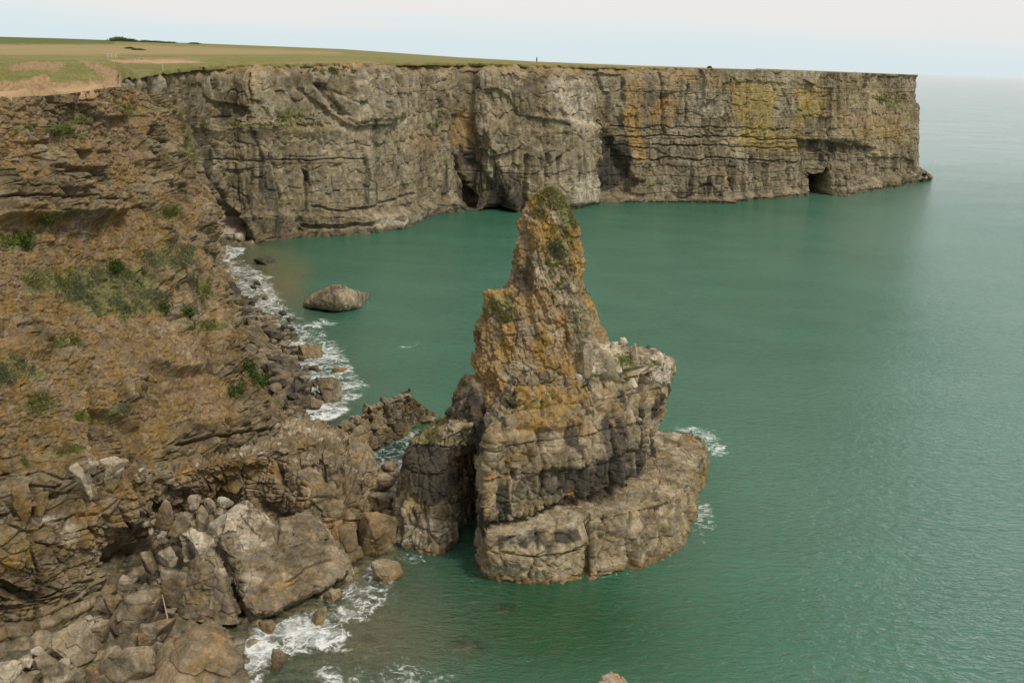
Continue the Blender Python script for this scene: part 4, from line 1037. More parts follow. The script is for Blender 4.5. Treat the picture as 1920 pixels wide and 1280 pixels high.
def slab_feat(x, y, P, m1, m2):
    d = -.35 * groove(x, y, [(535, 1090), (575, 1068), (622, 1046)], 3) - .3 * groove(x, y, [(540, 1100), (562, 1085), (600, 1100)], 3)
    m2[:, 1] += .35 * blob(x, y, 490, 1015, 30, 14) - .3 * area(x, y, [(470, 1105), (640, 1040), (650, 1085), (480, 1160)], 6)
    m1[:, 0] += .2 * area(x, y, [(470, 1105), (640, 1040), (650, 1085), (480, 1160)], 6)
    return d
s0 = zl(-.4, [(478, 1165), (560, 1128), (640, 1085), (646, 1052)]); s0 += sh(s0[::-1], -3.0, 5.5)
s1 = zl(1.1, [(474, 1150), (562, 1118), (647, 1076), (652, 1045)]); s1 += sh(s1[::-1], -3.4, 6.0, .4)
s2 = zl(2.0, [(470, 1115), (548, 1085), (632, 1050), (640, 1030)]); s2 += sh(s2[::-1], -3.4, 5.0, .9)
s3 = zl(3.3, [(455, 1052), (520, 1035), (590, 1012), (615, 1004)]); s3 += sh(s3[::-1], -2.2, 2.3, .7)
o = cut_block('fallen_slab', [s0, s1, s2, s3], .12, .12, .1, 0, .75, .15, 380, 260, feat=slab_feat)
tag(o, 'biggest fallen slab, its long smooth edge facing the white foam', 'rock', 'fallen blocks at the cliff foot')
q_ = [zl(.5, [(336, 1152), (395, 1168), (446, 1168), (452, 1150)])]; q_[0] += sh(q_[0][::-1], -1.2, 2.6)
q_.append(zl(1.4, [(334, 1122), (392, 1134), (434, 1140), (440, 1122)])); q_[1] += sh(q_[1][::-1], -1.0, 2.2, .2)
q_.append(zl(3.0, [(362, 1078), (390, 1084), (418, 1084), (424, 1072)])); q_[2] += sh(q_[2][::-1], -.7, 1.2, .2)
q_.append(zl(4.1, [(388, 1043), (396, 1046), (404, 1044), (406, 1040)])); q_[3] += sh(q_[3][::-1], -.3, .5, .1)
o = cut_block('fallen_slab', q_, .2, .1, .15, 0, .7, .1, 200, 160)
tag(o, 'wedge-shaped fallen slab narrowing to a point, left of the biggest slab', 'rock', 'fallen blocks at the cliff foot')

def plate(name, poly, z_of, thick, label, **kw):
    """a tilted plate with a traced top face"""
    top = [Z(x, y, z) for (x, y), z in zip(poly, z_of)]
    bot = sh(top, 0.35, -.35, -thick); mid_ = sh(top, 0.2, -.2, -thick * .5)
    o = cut_block(name, [bot, mid_, top], nu=170, nv=100, amp=.5, dome=.06, **kw)
    tag(o, label, 'rock', 'fallen blocks at the cliff foot'); return o
plate('fallen_slab', [(410, 1010), (440, 1036), (478, 1022), (492, 1004), (462, 966), (445, 968)], [3.6, 3.4, 3.8, 4.0, 4.9, 4.7], 1.3, 'pinkish square-topped plate leaning against the top of the biggest slab', soil=.1, pale=.45, rust=.15)
plate('fallen_slab', [(452, 964), (488, 1002), (518, 996), (500, 966), (478, 952), (466, 954)], [5.0, 4.2, 4.2, 5.0, 5.4, 5.3], 1.1, 'orange-tinted long plate split from the pinkish plate by a dark crack', soil=.4, pale=.4, rust=.2)
plate('fallen_slab', [(417, 972), (428, 978), (470, 956), (468, 942), (446, 944)], [4.6, 4.5, 5.2, 5.5, 5.2], .7, 'thin flat pale flake lying above the pinkish plate', pale=.6)
plate('fallen_slab', [(336, 1000), (352, 1004), (378, 1042), (396, 1026), (402, 1012), (386, 994), (352, 990)], [3.9, 3.8, 3.3, 3.4, 3.6, 4.0, 4.2], 2.2, 'grey leaning block with a pale top and a shadowed front, behind the wedge-shaped slab', pale=.5, dark=.1)

BOX = [  # seed, box, z0, options, label
    (1, (202, 1098, 304, 1190), .6, dict(sub=5, dark=.15, planes=10), 'large brown-grey boulder with a bleached stick lying on it'),
    (2, (258, 1156, 331, 1216), .5, dict(rust=.28, soil=.3, flat=.62), 'reddish flat-topped block under the end of the bleached stick'),
    (3, (95, 1160, 192, 1247), .5, dict(sub=5, planes=9), 'brown broken boulder with a raised back corner, beside the foot of the rock face'),
    (4, (177, 1208, 292, 1282), .3, dict(sub=5, soil=.25), 'wide rounded brown boulder between the reddish block and the frame edge'),
    (5, (280, 1166, 468, 1310), .1, dict(sub=5, soil=.42, planes=9, rust=.12, deep=.9), 'largest pitted tan boulder, its side washed by white foam'),
    (6, (78, 1240, 142, 1300), .4, dict(pale=.35, soft=.3, soil=0), 'smooth grey rounded boulder at the bottom of the picture'),
    (7, (61, 1226, 107, 1262), .6, dict(soil=.35, flat=.6), 'small flat tan stone above the smooth grey boulder'),
    (8, (38, 1232, 64, 1252), .7, dict(pale=.9), 'small white-faced stone near the foot of the rock face'),
    (9, (300, 1064, 352, 1136), 1.2, dict(dark=.25, lean=(.5, .35), deep=.6, planes=8), 'dark brown upright block wedged left of the wedge-shaped slab'),
    (10, (217, 1076, 250, 1118), 1.2, dict(pale=.45, soft=.35, deep=.5), 'upright grey disc-shaped stone behind the boulder with the stick'),
    (11, (190, 1112, 232, 1150), 1.0, dict(soil=.5, flat=.55), 'orange-tan slabby stone left of the boulder with the stick'),
    (12, (170, 1160, 206, 1202), .8, dict(soil=.2, planes=8), 'small brown wedge between two large boulders'),
    (13, (158, 1170, 180, 1192), .9, dict(pale=1.0), 'small whitish angular stone beside the brown wedge'),
    (14, (364, 1164, 424, 1200), .5, dict(soil=.2), 'brown boulder tucked behind the largest pitted tan boulder'),
    (15, (308, 1138, 332, 1156), .9, dict(pale=.3, flat=.6), 'little flat stone against the left side of the wedge-shaped slab'),
    (16, (160, 1246, 190, 1285), .3, dict(rust=.4), 'small orange-stained stone between the smooth grey boulder and the wide brown one'),
    (17, (-40, 1236, 46, 1310), .6, dict(pale=.6, flat=.5, sub=5, planes=8), 'pale grey flat-topped block in the bottom corner'),
    (18, (-30, 1262, 78, 1330), .2, dict(soil=.1, flat=.45, sub=5), 'low brown slab along the bottom edge below the pale grey block'),
    (19, (282, 1202, 318, 1230), .5, dict(dark=.2), 'dark layered stone under the reddish block'),
    (20, (320, 1186, 352, 1212), .5, dict(pale=.2), 'grey stone between the reddish block and the pitted tan boulder'),
    (21, (290, 935, 326, 988), 4.0, dict(soil=.45, deep=.6, soft=.2), 'tall tan rounded block at the left end of the pile above the slabs'),
    (22, (351, 926, 378, 954), 5.0, dict(pale=.4), 'pale block at the very top of the pile above the slabs'),
    (23, (382, 932, 407, 962), 4.8, dict(pale=.35), 'narrow pale block second from the top of the pile'),
    (24, (406, 930, 439, 954), 4.9, dict(pale=.7, flat=.6), 'white-topped rounded block at the right end of the pile'),
    (25, (364, 946, 394, 992), 4.4, dict(soft=.3), 'grey-brown egg-shaped block in the middle of the pile'),
    (26, (314, 958, 366, 1004), 3.8, dict(soil=.3, planes=9), 'tan angular block leaning in the pile, left of the egg-shaped one'),
    (27, (354, 972, 379, 998), 4.0, dict(pale=.3, soft=.2), 'small round block under the egg-shaped one'),
    (28, (389, 962, 426, 1004), 4.0, dict(pale=.5, rust=.12, deep=.6, planes=8), 'pinkish-grey upright block beside the pinkish plate'),
    (29, (401, 950, 420, 973), 4.6, dict(pale=.3), 'small grey block above the pinkish-grey upright one'),
    (30, (287, 1022, 334, 1062), 2.4, dict(dark=.35, pale=.35), 'cracked dark grey block in the recess of the rock face'),
    (31, (294, 1004, 322, 1024), 2.9, dict(soil=.2), 'small brown block on top of the cracked dark grey one'),
    (32, (262, 1030, 296, 1072), 2.2, dict(soil=.3, dark=.3), 'dark rusty block left of the cracked grey one'),
    (33, (598, 984, 682, 1056), .2, dict(sub=5, soil=.42, rust=.1, soft=.2, planes=9), 'round orange-brown boulder at the right end of the biggest slab'),
    (34, (672, 958, 746, 1036), .1, dict(sub=5, soil=.45, rust=.08, soft=.12, planes=9), 'tall orange-brown boulder filling the gap beside the stack'),
    (35, (685, 886, 742, 926), .6, dict(soil=.2, flat=.7), 'flat brown boulder lying across the gap, nearest the pool'),
    (36, (688, 922, 738, 960), .6, dict(soil=.15), 'angular brown boulder in the middle of the gap'),
    (37, (674, 938, 702, 962), .6, dict(soil=.2), 'small boulder at the left of the gap under the flat one'),
    (38, (714, 954, 748, 978), .5, dict(pale=.2), 'grey boulder at the right of the gap just above the tall orange one'),
    (39, (674, 956, 698, 974), .6, dict(pale=.2, flat=.6), 'flat grey stone resting behind the tall orange-brown boulder'),
    (40, (672, 872, 692, 892), .2, dict(soil=.4, soft=.4), 'round wet brown pebble boulder at the left of the pool edge'),
    (41, (692, 872, 708, 888), .2, dict(soil=.3, soft=.4), 'second round wet boulder from the left along the pool edge'),
    (42, (714, 864, 742, 886), .1, dict(soil=.3, soft=.4, dark=.2), 'largest round wet boulder at the pool edge, seaweed brown'),
    (43, (726, 884, 748, 898), .1, dict(dark=.3, soft=.4), 'dark round wet boulder below the largest one at the pool edge'),
    (44, (742, 878, 760, 894), .1, dict(soil=.3, soft=.4), 'round wet boulder touching the stack at the pool edge'),
    (45, (652, 868, 672, 882), .2, dict(dark=.2), 'grey boulder at the inner corner of the pool'),
    (46, (706, 884, 726, 898), .2, dict(pale=.2), 'small pale boulder between the wet round ones and the flat brown one'),
    (47, (695, 1046, 757, 1094), -.15, dict(rust=.2, soil=.5, planes=9, flat=.5), 'wet orange rock standing in the foam beside the tall orange-brown boulder'),
    (48, (608, 1102, 642, 1132), -.1, dict(rust=.25, dark=.3, soil=.4), 'dark orange wet rock against the edge of the biggest slab'),
    (49, (584, 1138, 614, 1174), -.1, dict(rust=.22, soil=.4, dark=.15, planes=8), 'tilted orange rock surrounded by white foam'),
    (50, (484, 1164, 518, 1192), -.1, dict(rust=.25, soil=.4, dark=.15), 'orange rock in the foam under the tip of the biggest slab'),
    (51, (508, 1214, 546, 1258), -.2, dict(rust=.2, soil=.4, dark=.2, planes=8), 'brown rock awash in the foam beside the pitted tan boulder'),
    (52, (475, 480, 517, 498), -.1, dict(dark=.7, soft=.15, planes=9), 'dark weed-covered rock in the surf by the little beach'),
    (53, (436, 556, 456, 568), .1, dict(dark=.35, pale=.2, soft=.4), 'smooth dark grey boulder farthest along the boulder beach'),
    (54, (443, 571, 478, 590), .1, dict(dark=.2, pale=.3, flat=.6), 'grey slab boulder with a black shadowed end on the boulder beach'),
    (55, (448, 590, 484, 610), .1, dict(pale=.3, soft=.3), 'wide low grey boulder beside the blocky one on the boulder beach'),
    (56, (481, 590, 512, 616), .1, dict(pale=.3, planes=9), 'blocky grey boulder with flat faces, washed by the surf'),
    (57, (500, 617, 531, 638), 0, dict(dark=.35, planes=8), 'dark angular boulder standing out in the surf'),
    (58, (456, 610, 506, 648), .2, dict(sub=5, pale=.15), 'long brown boulder lying along the cliff foot above the surf'),
    (59, (521, 581, 538, 593), 0, dict(dark=.7), 'little black rock in the surf towards the bay'),
    (60, (557, 644, 606, 674), 0, dict(soil=.6, planes=8, sub=5), 'tan wedge-shaped rock alone in the surf'),
    (61, (476, 656, 522, 690), .2, dict(sub=5, soil=.2), 'second long brown boulder at the cliff foot, beside the green bushes'),
    (62, (524, 671, 563, 696), 0, dict(dark=.25, planes=8), 'dark sharp-edged boulder right of the second long brown one'),
    (63, (512, 660, 548, 682), 0, dict(pale=.25, soft=.2), 'flat purplish-grey boulder behind the dark sharp-edged one'),
    (64, (506, 690, 546, 721), .1, dict(soil=.2, planes=8), 'peaked brown boulder on the boulder beach below the dark sharp-edged one'),
    (65, (492, 684, 518, 708), .2, dict(pale=.1), 'brown boulder wedged behind the peaked one'),
    (66, (555, 702, 584, 718), 0, dict(pale=.35, dark=.2), 'low grey boulder with foam round it, left of the big dome'),
    (67, (560, 715, 586, 738), 0, dict(dark=.2), 'brown boulder with a black underside beside the big dome'),
    (68, (590, 706, 642, 757), -.1, dict(sub=5, soil=.25, planes=8, soft=.15), 'big dome-shaped brown boulder in the white water'),
    (69, (549, 736, 574, 753), 0, dict(soil=.15, dark=.15), 'small brown boulder left of the big dome with foam before it'),
    (70, (517, 728, 555, 752), .1, dict(soil=.2), 'brown boulder with a sloping top in the middle of the boulder beach'),
    (71, (500, 716, 530, 738), .2, dict(pale=.15), 'grey-brown boulder under the peaked one, close to the cliff'),
    (72, (532, 750, 556, 770), .1, dict(dark=.2), 'dark boulder at the lower end of the boulder beach'),
    (73, (504, 742, 536, 764), .2, dict(pale=.1), 'long grey boulder against the cliff at the lower end of the beach'),
    (74, (576, 739, 594, 753), 0, dict(soil=.3, rust=.15), 'little reddish boulder just left of the big dome'),
    (75, (548, 764, 574, 790), .1, dict(soil=.2, flat=.7), 'brown block at the edge of the white water above the ridge'),
    (76, (527, 773, 552, 792), .2, dict(dark=.2), 'dark slab among the stones above the ridge'),
    (77, (554, 784, 574, 800), .2, dict(rust=.4, soil=.4), 'orange stone at the inner end of the ridge'),
    (78, (621, 687, 652, 700), -.2, dict(soil=.4, flat=.4), 'pale half-sunken rock out in the foam beyond the big dome'),
    (79, (494, 668, 514, 686), .2, dict(), 'small boulder behind the second long brown one'),
    (80, (520, 706, 540, 728), .1, dict(soil=.1), 'small brown boulder between the peaked one and the cliff'),
    (82, (768, 780, 792, 796), -.1, dict(soil=.25), 'brown reef rock between the ridge and the stack'),
    (83, (788, 778, 818, 794), -.1, dict(soil=.2, flat=.5), 'flat brown reef rock touching the stack'),
    (84, (712, 796, 772, 818), -.1, dict(soil=.5, flat=.45, planes=8), 'smooth tan rock at the foot of the ridge beside the pool'),
    (85, (183, 854, 242, 910), 7.6, dict(sub=5, pale=.6, planes=8, mat=M_NEAR), 'square pale grey boulder perched on the ledge of the near cliff'),
    (86, (127, 866, 180, 932), 8.0, dict(sub=5, pale=.45, soil=.2, mat=M_NEAR, planes=9), 'white-topped rounded block bedded in the cliff left of the perched boulder'),
    (87, (20, 905, 60, 970), 8.2, dict(soil=.6, mat=M_NEAR, planes=9, deep=.6), 'tan knobbly block at the far left of the cliff ledge'),
    (88, (58, 920, 92, 965), 8.0, dict(soil=.55, mat=M_NEAR, deep=.6), 'tan block with a pale cap beside the knobbly one on the ledge'),
]
TOP_ROCKS = {}
for sd, bx_, z0, kw, lab in BOX:
    nm_ = 'boulder'; kw.setdefault('mat', M_BOULDER if (sd < 33 or 52 <= sd < 78) else M_SHELF)
    if 52 <= sd < 78: kw['dark'] = kw.get('dark', 0) + .32
    g = ('fallen blocks at the cliff foot' if sd < 33 else 'boulders in the gap beside the stack' if sd < 47 else 'rocks in the foam' if sd < 52 else 'boulders along the bay shore' if sd < 82 else 'reef rocks' if sd < 85 else 'blocks on the cliff ledge')
    o = mk_boulder(nm_, sd * 13 + 5, bx_, z0, **kw); tag(o, lab, 'boulder', g); TOP_ROCKS[sd] = o

rb = [zl(-.3, [(570, 574), (590, 580), (632, 585), (672, 580), (682, 572)]), zl(1.0, [(572, 566), (592, 573), (632, 577), (668, 571), (676, 563)]), zl(3.2, [(600, 548), (612, 551), (632, 555), (646, 552), (652, 547)]), zl(4.6, [(622, 535), (626, 536), (631, 537), (636, 537), (639, 536)])]
for q, b_ in zip(rb, ((-5, 9.0), (-4.4, 7.5), (-2, 3.2), (-.3, .6))): q += [p + np.array([0, b_[1] * (.7 if i in (0, 4) else 1), 0]) for i, p in reversed(list(enumerate(q)))]
o = cut_block('boulder', rb, .1, .2, .1, 0, .32, .12, 260, 140); tag(o, 'great lone roof-shaped boulder standing in the green bay', 'boulder', 'boulders along the bay shore')
# sunken boulders seen through the water
SUNK = [((640, 1150, 735, 1240), 'largest sunken brown boulder showing through the clouded water'), ((918, 1100, 975, 1165), 'sunken greenish boulder showing in the deep green water near the stack'),
        ((820, 1175, 920, 1255), 'sunken weedy boulder with ripples over it, at the foot of the picture')]
SUNK_P = []
for k, (b4, lab) in enumerate(SUNK):
    o = mk_boulder('sunken_boulder', 700 + k, b4, -1.0, mat=M_SUNK, soil=.6, pale=.5, soft=.3, flat=.6, bury=.3)
    zt = max(v.co.z for v in o.data.vertices); dep = (.15, .5, .35)[k]
    o.location.z = -dep - zt
    tag(o, lab, 'boulder', 'sunken boulders'); SUNK_P.append((tuple(o.location), max(o.dimensions.x, o.dimensions.y) * .55, dep))

# loose stones filling the shore: copies of a few shapes
STONES = [mk_boulder('stone', 900 + k, (400, 1000, 420, 1016), 0, sub=3, mat=M_BOULDER, planes=9, soil=(.1, .3, .0, .2, .35)[k], pale=(.3, 0, .5, .1, .2)[k], dark=(0, .2, 0, .3, 0)[k]) for k in range(5)]
STONES += [mk_boulder('stone', 950 + k, (400, 1000, 420, 1016), 0, sub=4, mat=M_BOULDER, planes=8, dark=(.6, .45, .7)[k], soil=.05, pale=.1) for k in range(3)]
def strip(n, pts, zr, size):
    out = []
    pts = np.array(pts, float)
    for _ in range(n):
        t = RNG.uniform(0, len(pts) - 1.001); i = int(t)
        a = pts[i] + (pts[i + 1] - pts[i]) * (t - i)
        out.append((a[0] + RNG.normal() * a[2], a[1] + RNG.normal() * a[2] * .55, RNG.uniform(*zr), RNG.uniform(*size)))
    return out
SP = [('small loose stone among the boulders below the rock face', 'loose stones below the rock face', strip(110, [(20, 1262, 26), (120, 1235, 25), (200, 1160, 22), (260, 1130, 20), (290, 1090, 16), (320, 1160, 18)], (.1, .45), (.3, 1.1))),
      ('small brown stone in the rubble above the fallen slabs', 'rubble above the fallen slabs', strip(36, [(280, 1000, 14), (300, 960, 16), (330, 1040, 14), (345, 970, 16), (400, 950, 14)], (2.2, 4.2), (.3, .7))),
      ('wet stone in the wash of the boulder beach', 'stones of the boulder beach', strip(90, [(438, 545, 8), (464, 590, 14), (500, 640, 18), (525, 690, 20), (545, 735, 22), (565, 775, 14)], (-.15, .2), (.6, 2.0)) + strip(70, [(440, 550, 6), (462, 585, 12), (488, 625, 15), (512, 668, 16), (535, 715, 16), (552, 755, 14)], (0, .4), (1.2, 3.0)) + strip(34, [(470, 520, 10), (505, 585, 12), (540, 628, 14), (560, 672, 15), (575, 700, 14), (572, 742, 10)], (-.2, .05), (.8, 2.0))),
      ('small stone packed into the gap beside the stack', 'stones in the gap', strip(20, [(690, 890, 10), (715, 920, 12), (700, 960, 10), (725, 965, 10)], (.2, .6), (.3, .8))),
      ('small pale stone on the ledge of the near cliff', 'stones on the cliff ledge', strip(30, [(250, 900, 8), (330, 880, 8), (420, 856, 8), (520, 836, 8), (575, 826, 7)], (6.7, 7.2), (.2, .55)))]
first = set()
for lab, grp, items in SP:
    for (x, y, z, s) in items:
        k = int(RNG.integers(0, 5)) if 'beach' not in grp else int(RNG.integers(4, 8))
        b0 = STONES[k]
        if k in first: o = b0.copy(); COL.objects.link(o)
        else: o = b0; first.add(k)
        if grp.startswith('rubble'): z = np.interp(y, [950, 1050], [4.4, 1.9])
        if grp.startswith('stones on'): z = np.interp(x, [250, 600], [7.9, 6.9])
        p = Z(x, y, z); o.location = p
        sc_ = s / max(b0.data.vertices[0].co.length * 2, .3)
        o.scale = (sc_ * RNG.uniform(.8, 1.3), sc_ * RNG.uniform(.7, 1.1), sc_ * RNG.uniform(.6, 1.0)); o.rotation_euler = (RNG.uniform(-.3, .3), RNG.uniform(-.3, .3), RNG.uniform(0, 6.28))
        tag(o, lab, 'stone', grp)

# pinnacle whose tip shows at the foot of the picture
pt = Y(1150, 1272, 45.0)
lp = []
for k, (zf, rr) in enumerate(((-1.0, 4.2), (2.0, 3.2), (5.0, 2.2), (7.6, 1.3), (pt[2] - .5, .85), (pt[2] - .05, .55))):
    lp.append([np.array([pt[0] + rr * math.cos(a) * 1.0, pt[1] - 0.1 + rr * math.sin(a), zf]) for a in np.linspace(0, 2 * math.pi, 13)[:-1]])
o = cut_block('rock_pinnacle', lp, soil=.5, pale=.75, rust=.45, amp=.8, dome=.15, kind='tower', mat=M_STACK)
tag(o, 'white and orange lichened rock tip rising at the foot of the picture', 'rock')

# bleached stick lying over two boulders
def tube(name, pts, rad, mat, parent=None, n=8):
    pts = np.array(pts, float); t = np.gradient(pts, axis=0); V = []
    for p, d, r in zip(pts, t, rad):
        d = d / np.linalg.norm(d); a = np.cross(d, [0.3, .2, 1]); a /= np.linalg.norm(a); b = np.cross(d, a)
        V.append([p + r * (math.cos(q) * a + math.sin(q) * b) for q in np.linspace(0, 2 * math.pi, n + 1)[:-1]])
    V = np.array(V); m = len(pts)
    return new_mesh(name, V.reshape(-1, 3), grid_faces(m, n, True), mat, parent)
def plain(name, col, rough=.8, var=.35, scale=6):
    T = NT(name); n = T.noise(scale, 5, .65, T.pos())
    return T.out(T.bsdf(T.mix(n, tuple(x * (1 - var) for x in col), tuple(min(1, x * (1 + var)) for x in col)), rough))
M_WOOD = plain('driftwood', (0.36, 0.28, 0.18))
bpy.context.view_layer.update()
def drop(x, y):
    """first surface met by a sight line"""
    dg = bpy.context.evaluated_depsgraph_get()
    d = Vector(ray(x, y)).normalized()
    ok, loc, nor, _i, ob, _m = SC.ray_cast(dg, Vector(CAM), d)
    return (np.array(loc), np.array(nor), ob) if ok else (None, None, None)
pts = []
for x, y in ((285, 1129), (292, 1133), (299, 1139), (304, 1147), (309, 1156), (316, 1168)):
    l, n, _ = drop(x, y)
    pts.append(l)
pts = np.array(pts); c0 = pts.mean(0)
pts[1:-1, 2] = np.maximum(pts[1:-1, 2], np.interp(np.arange(1, 5), [0, 5], [pts[0, 2], pts[-1, 2]])) ; pts[:, 2] += .05
ln = cr(pts, np.linspace(0, 5, 24))
st = tube('driftwood_stick', ln - c0, np.linspace(.03, .05, 24), M_WOOD); st.location = c0
tag(st, 'bleached crooked stick lying across two boulders', 'driftwood')

# ------------------------------------------------------------------ plants
ALLP = np.concatenate([a for a, _ in ROCKS]); ALLN = np.concatenate([b for _, b in ROCKS])
vpx, vpy, vw_ = proj(ALLP)
inb = (vpx > -60) & (vpx < 1980) & (vpy > 60) & (vpy < 1340)
ALLP, ALLN, vpx, vpy, vw_ = ALLP[inb], ALLN[inb], vpx[inb], vpy[inb], vw_[inb]
bi = ((vpx + 60) / 3).astype(int) * 500 + ((vpy - 60) / 3).astype(int)
zb = np.full(700 * 500, 1e9); np.minimum.at(zb, bi, vw_)
vis = vw_ < zb[bi] + 0.8
VP, VN, VX, VY = ALLP[vis], ALLN[vis], vpx[vis], vpy[vis]
def grass_mat(name, a, b):
    T = NT(name)
    at = T.attr('shade').outputs['Fac']
    c = T.mix(at, a, b)
    bs = T.bsdf(c, .75, None, .15)
    tr = T.n('ShaderNodeBsdfTranslucent'); T.put(tr, 'Color', c)
    mx = T.n('ShaderNodeMixShader'); mx.inputs[0].default_value = .25; T.L.new(bs, mx.inputs[1]); T.L.new(tr.outputs[0], mx.inputs[2])
    return T.out(mx.outputs[0])
GM = [grass_mat('grass_olive', (0.085, 0.092, 0.024), (0.25, 0.235, 0.085)), grass_mat('grass_grey', (0.085, 0.10, 0.05), (0.21, 0.22, 0.12)), grass_mat('grass_bright', (0.075, 0.11, 0.017), (0.20, 0.235, 0.05)), grass_mat('leaf_dark', (0.028, 0.052, 0.011), (0.085, 0.13, 0.03)), grass_mat('turf', (0.2, 0.19, 0.07), (0.36, 0.32, 0.14))]
def blades(base, nor, length, width, rng, per=4, droop=.5):
    n = len(base) * per
    b = np.repeat(base, per, 0) + rng.normal(size=(n, 3)) * 0.08
    nn = np.repeat(nor, per, 0)
    d = nn * .7 + np.array([0, 0, .7]) + rng.normal(size=(n, 3)) * .45; d /= np.linalg.norm(d, axis=1, keepdims=True)
    L = length * rng.uniform(.5, 1.2, n)[:, None]
    s = np.cross(d, rng.normal(size=(n, 3))); s /= np.linalg.norm(s, axis=1, keepdims=True); s *= width * rng.uniform(.6, 1.3, n)[:, None]
    m = b + d * L * .6; t = b + d * L + np.array([0, 0, -droop]) * L * .5
    V = np.stack([b - s, b + s, m + s * .7, m - s * .7, t], 1)
    base_i = np.arange(n)[:, None] * 5
    F = np.concatenate([base_i + np.array([[0, 1, 2]]), base_i + np.array([[0, 2, 3]]), base_i + np.array([[3, 2, 4]])], 0)
    return V.reshape(-1, 3), F.astype(np.int32), np.repeat(np.clip(rng.normal(.5, .28, n), 0, 1), 5)
def plant(name, cx, cy, rx, ry, label, cat, group, mat, n=500, length=.4, width=.022, leaf=False, per=4):
    m = np.where(((VX - cx) / rx) ** 2 + ((VY - cy) / ry) ** 2 < 1.9)[0]
    if len(m) < 5: print('no ground for', label); return
    rng = np.random.default_rng(int(cx * 7 + cy))
    # clumpy: keep more where a noise is high
    w = np.clip(.15 + fbm(VP[m], 1.6, 3, int(cx)) * 2.2 + .75 * (1 - (((VX[m] - cx) / rx) ** 2 + ((VY[m] - cy) / ry) ** 2)), .004, 2) ** 1.3; w /= w.sum()
    ix = m[rng.choice(len(m), n, p=w)]
    if leaf:
        k = n * 5
        ix = np.repeat(ix, 5); P0 = VP[ix] + VN[ix] * rng.uniform(0, length, k)[:, None] + rng.normal(size=(k, 3)) * .12 + np.array([0, 0, .5]) * length * rng.uniform(0, 1, k)[:, None]
        a = rng.normal(size=(k, 3)); a /= np.linalg.norm(a, axis=1, keepdims=True); b_ = np.cross(a, rng.normal(size=(k, 3))); b_ /= np.linalg.norm(b_, axis=1, keepdims=True)
        s = width * rng.uniform(.6, 1.4, k)[:, None]
        V = np.stack([P0 - a * s, P0 + b_ * s * .55, P0 + a * s, P0 - b_ * s * .55], 1).reshape(-1, 3)
        F = np.arange(k * 4, dtype=np.int32).reshape(-1, 4); sh_ = np.repeat(np.clip(rng.normal(.45, .3, k), 0, 1), 4)
    else:
        V, F, sh_ = blades(VP[ix], VN[ix], length, width, rng, per)
    c = VP[ix].mean(0)
    o = new_mesh(name, V - c, F, mat, None, {'shade': sh_}, False); o.location = c
    tag(o, label, cat, group)
GC = 'grass patches on the near cliff'; GS = 'grass patches on the stack'
for a in [
    (215, 545, 92, 38, 'widest grey-green grass patch, halfway up the near cliff', 1, 1500, .42), (318, 487, 48, 24, 'grey-green grass patch right of and above the widest one', 1, 700, .4),
    (95, 522, 44, 24, 'olive grass patch left of the widest one', 0, 420, .35), (30, 446, 48, 12, 'bright green grass strip at the left edge, above the widest patch', 2, 380, .32), (90, 410, 26, 8, 'bright green tuft under the square jutting bed', 2, 220, .28),
    (318, 398, 15, 9, 'small bright tuft near the cliff edge below the jutting beds', 2, 130, .26), (105, 244, 26, 9, 'bright green tuft high on the near cliff under the top blocks', 2, 240, .26), (155, 226, 20, 8, 'olive tuft just right of the highest bright one', 0, 150, .26),
    (344, 232, 9, 22, 'upper olive grass fringe on the skyline of the near cliff', 0, 200, .3), (355, 272, 9, 20, 'lower olive grass fringe on the skyline of the near cliff', 0, 180, .3), (20, 690, 34, 22, 'dark olive grass patch at the left edge, low on the near cliff', 1, 450, .36),
    (78, 760, 30, 18, 'thin olive grass patch below the dark one at the left edge', 0, 260, .3), (130, 846, 34, 9, 'low grass strip above the white-topped block', 0, 220, .28), (393, 612, 34, 8, 'narrow grass strip beside the tan knob at the cliff edge', 0, 200, .28),
    (128, 640, 34, 12, 'sparse grass patch below the widest one', 0, 200, .28), (230, 765, 18, 12, 'grey-green tuft beside the dark slab low on the cliff', 1, 150, .3), (155, 787, 13, 12, 'single bright tuft on the lower cliff above the white-topped block', 2, 170, .3),
    (50, 867, 9, 9, 'tiny bright tuft at the left above the cliff ledge', 2, 70, .26), (365, 300, 7, 18, 'grass hanging down the cliff edge below the skyline fringes', 0, 110, .3), (62, 238, 16, 7, 'faint tuft at the upper left of the near cliff', 0, 90, .24),
    (230, 205, 26, 7, 'thin olive grass under the path at the cliff top', 0, 150, .24), (300, 205, 26, 6, 'thin yellowish grass under the tip of the path', 0, 140, .24), (385, 552, 15, 15, 'yellow-green patch beside the leaning pale slab', 0, 120, .26)]:
    plant('grass_patch', a[0], a[1], a[2], a[3], a[4], 'grass', GC, GM[a[5]], a[6], a[7])
for a in [(222, 508, 14, 11, 'dark green bush at the top of the widest grass patch', 130), (306, 580, 11, 9, 'dark green bush right of the widest grass patch', 110), (347, 590, 10, 8, 'dark green bush nearest the leaning pale slab', 100),
          (482, 712, 17, 16, 'large dark green bush on the cliff corner above the boulder beach', 260), (441, 737, 10, 9, 'small dark green bush left of the large one on the cliff corner', 110), (462, 688, 12, 7, 'low green bush above the large one on the cliff corner', 90), (45, 452, 14, 8, 'dark green bush in the grass strip at the left edge', 90)]:
    plant('bush', a[0], a[1], a[2], a[3], a[4], 'bush', 'bushes on the near cliff', GM[3], a[5], .55, .10, True)
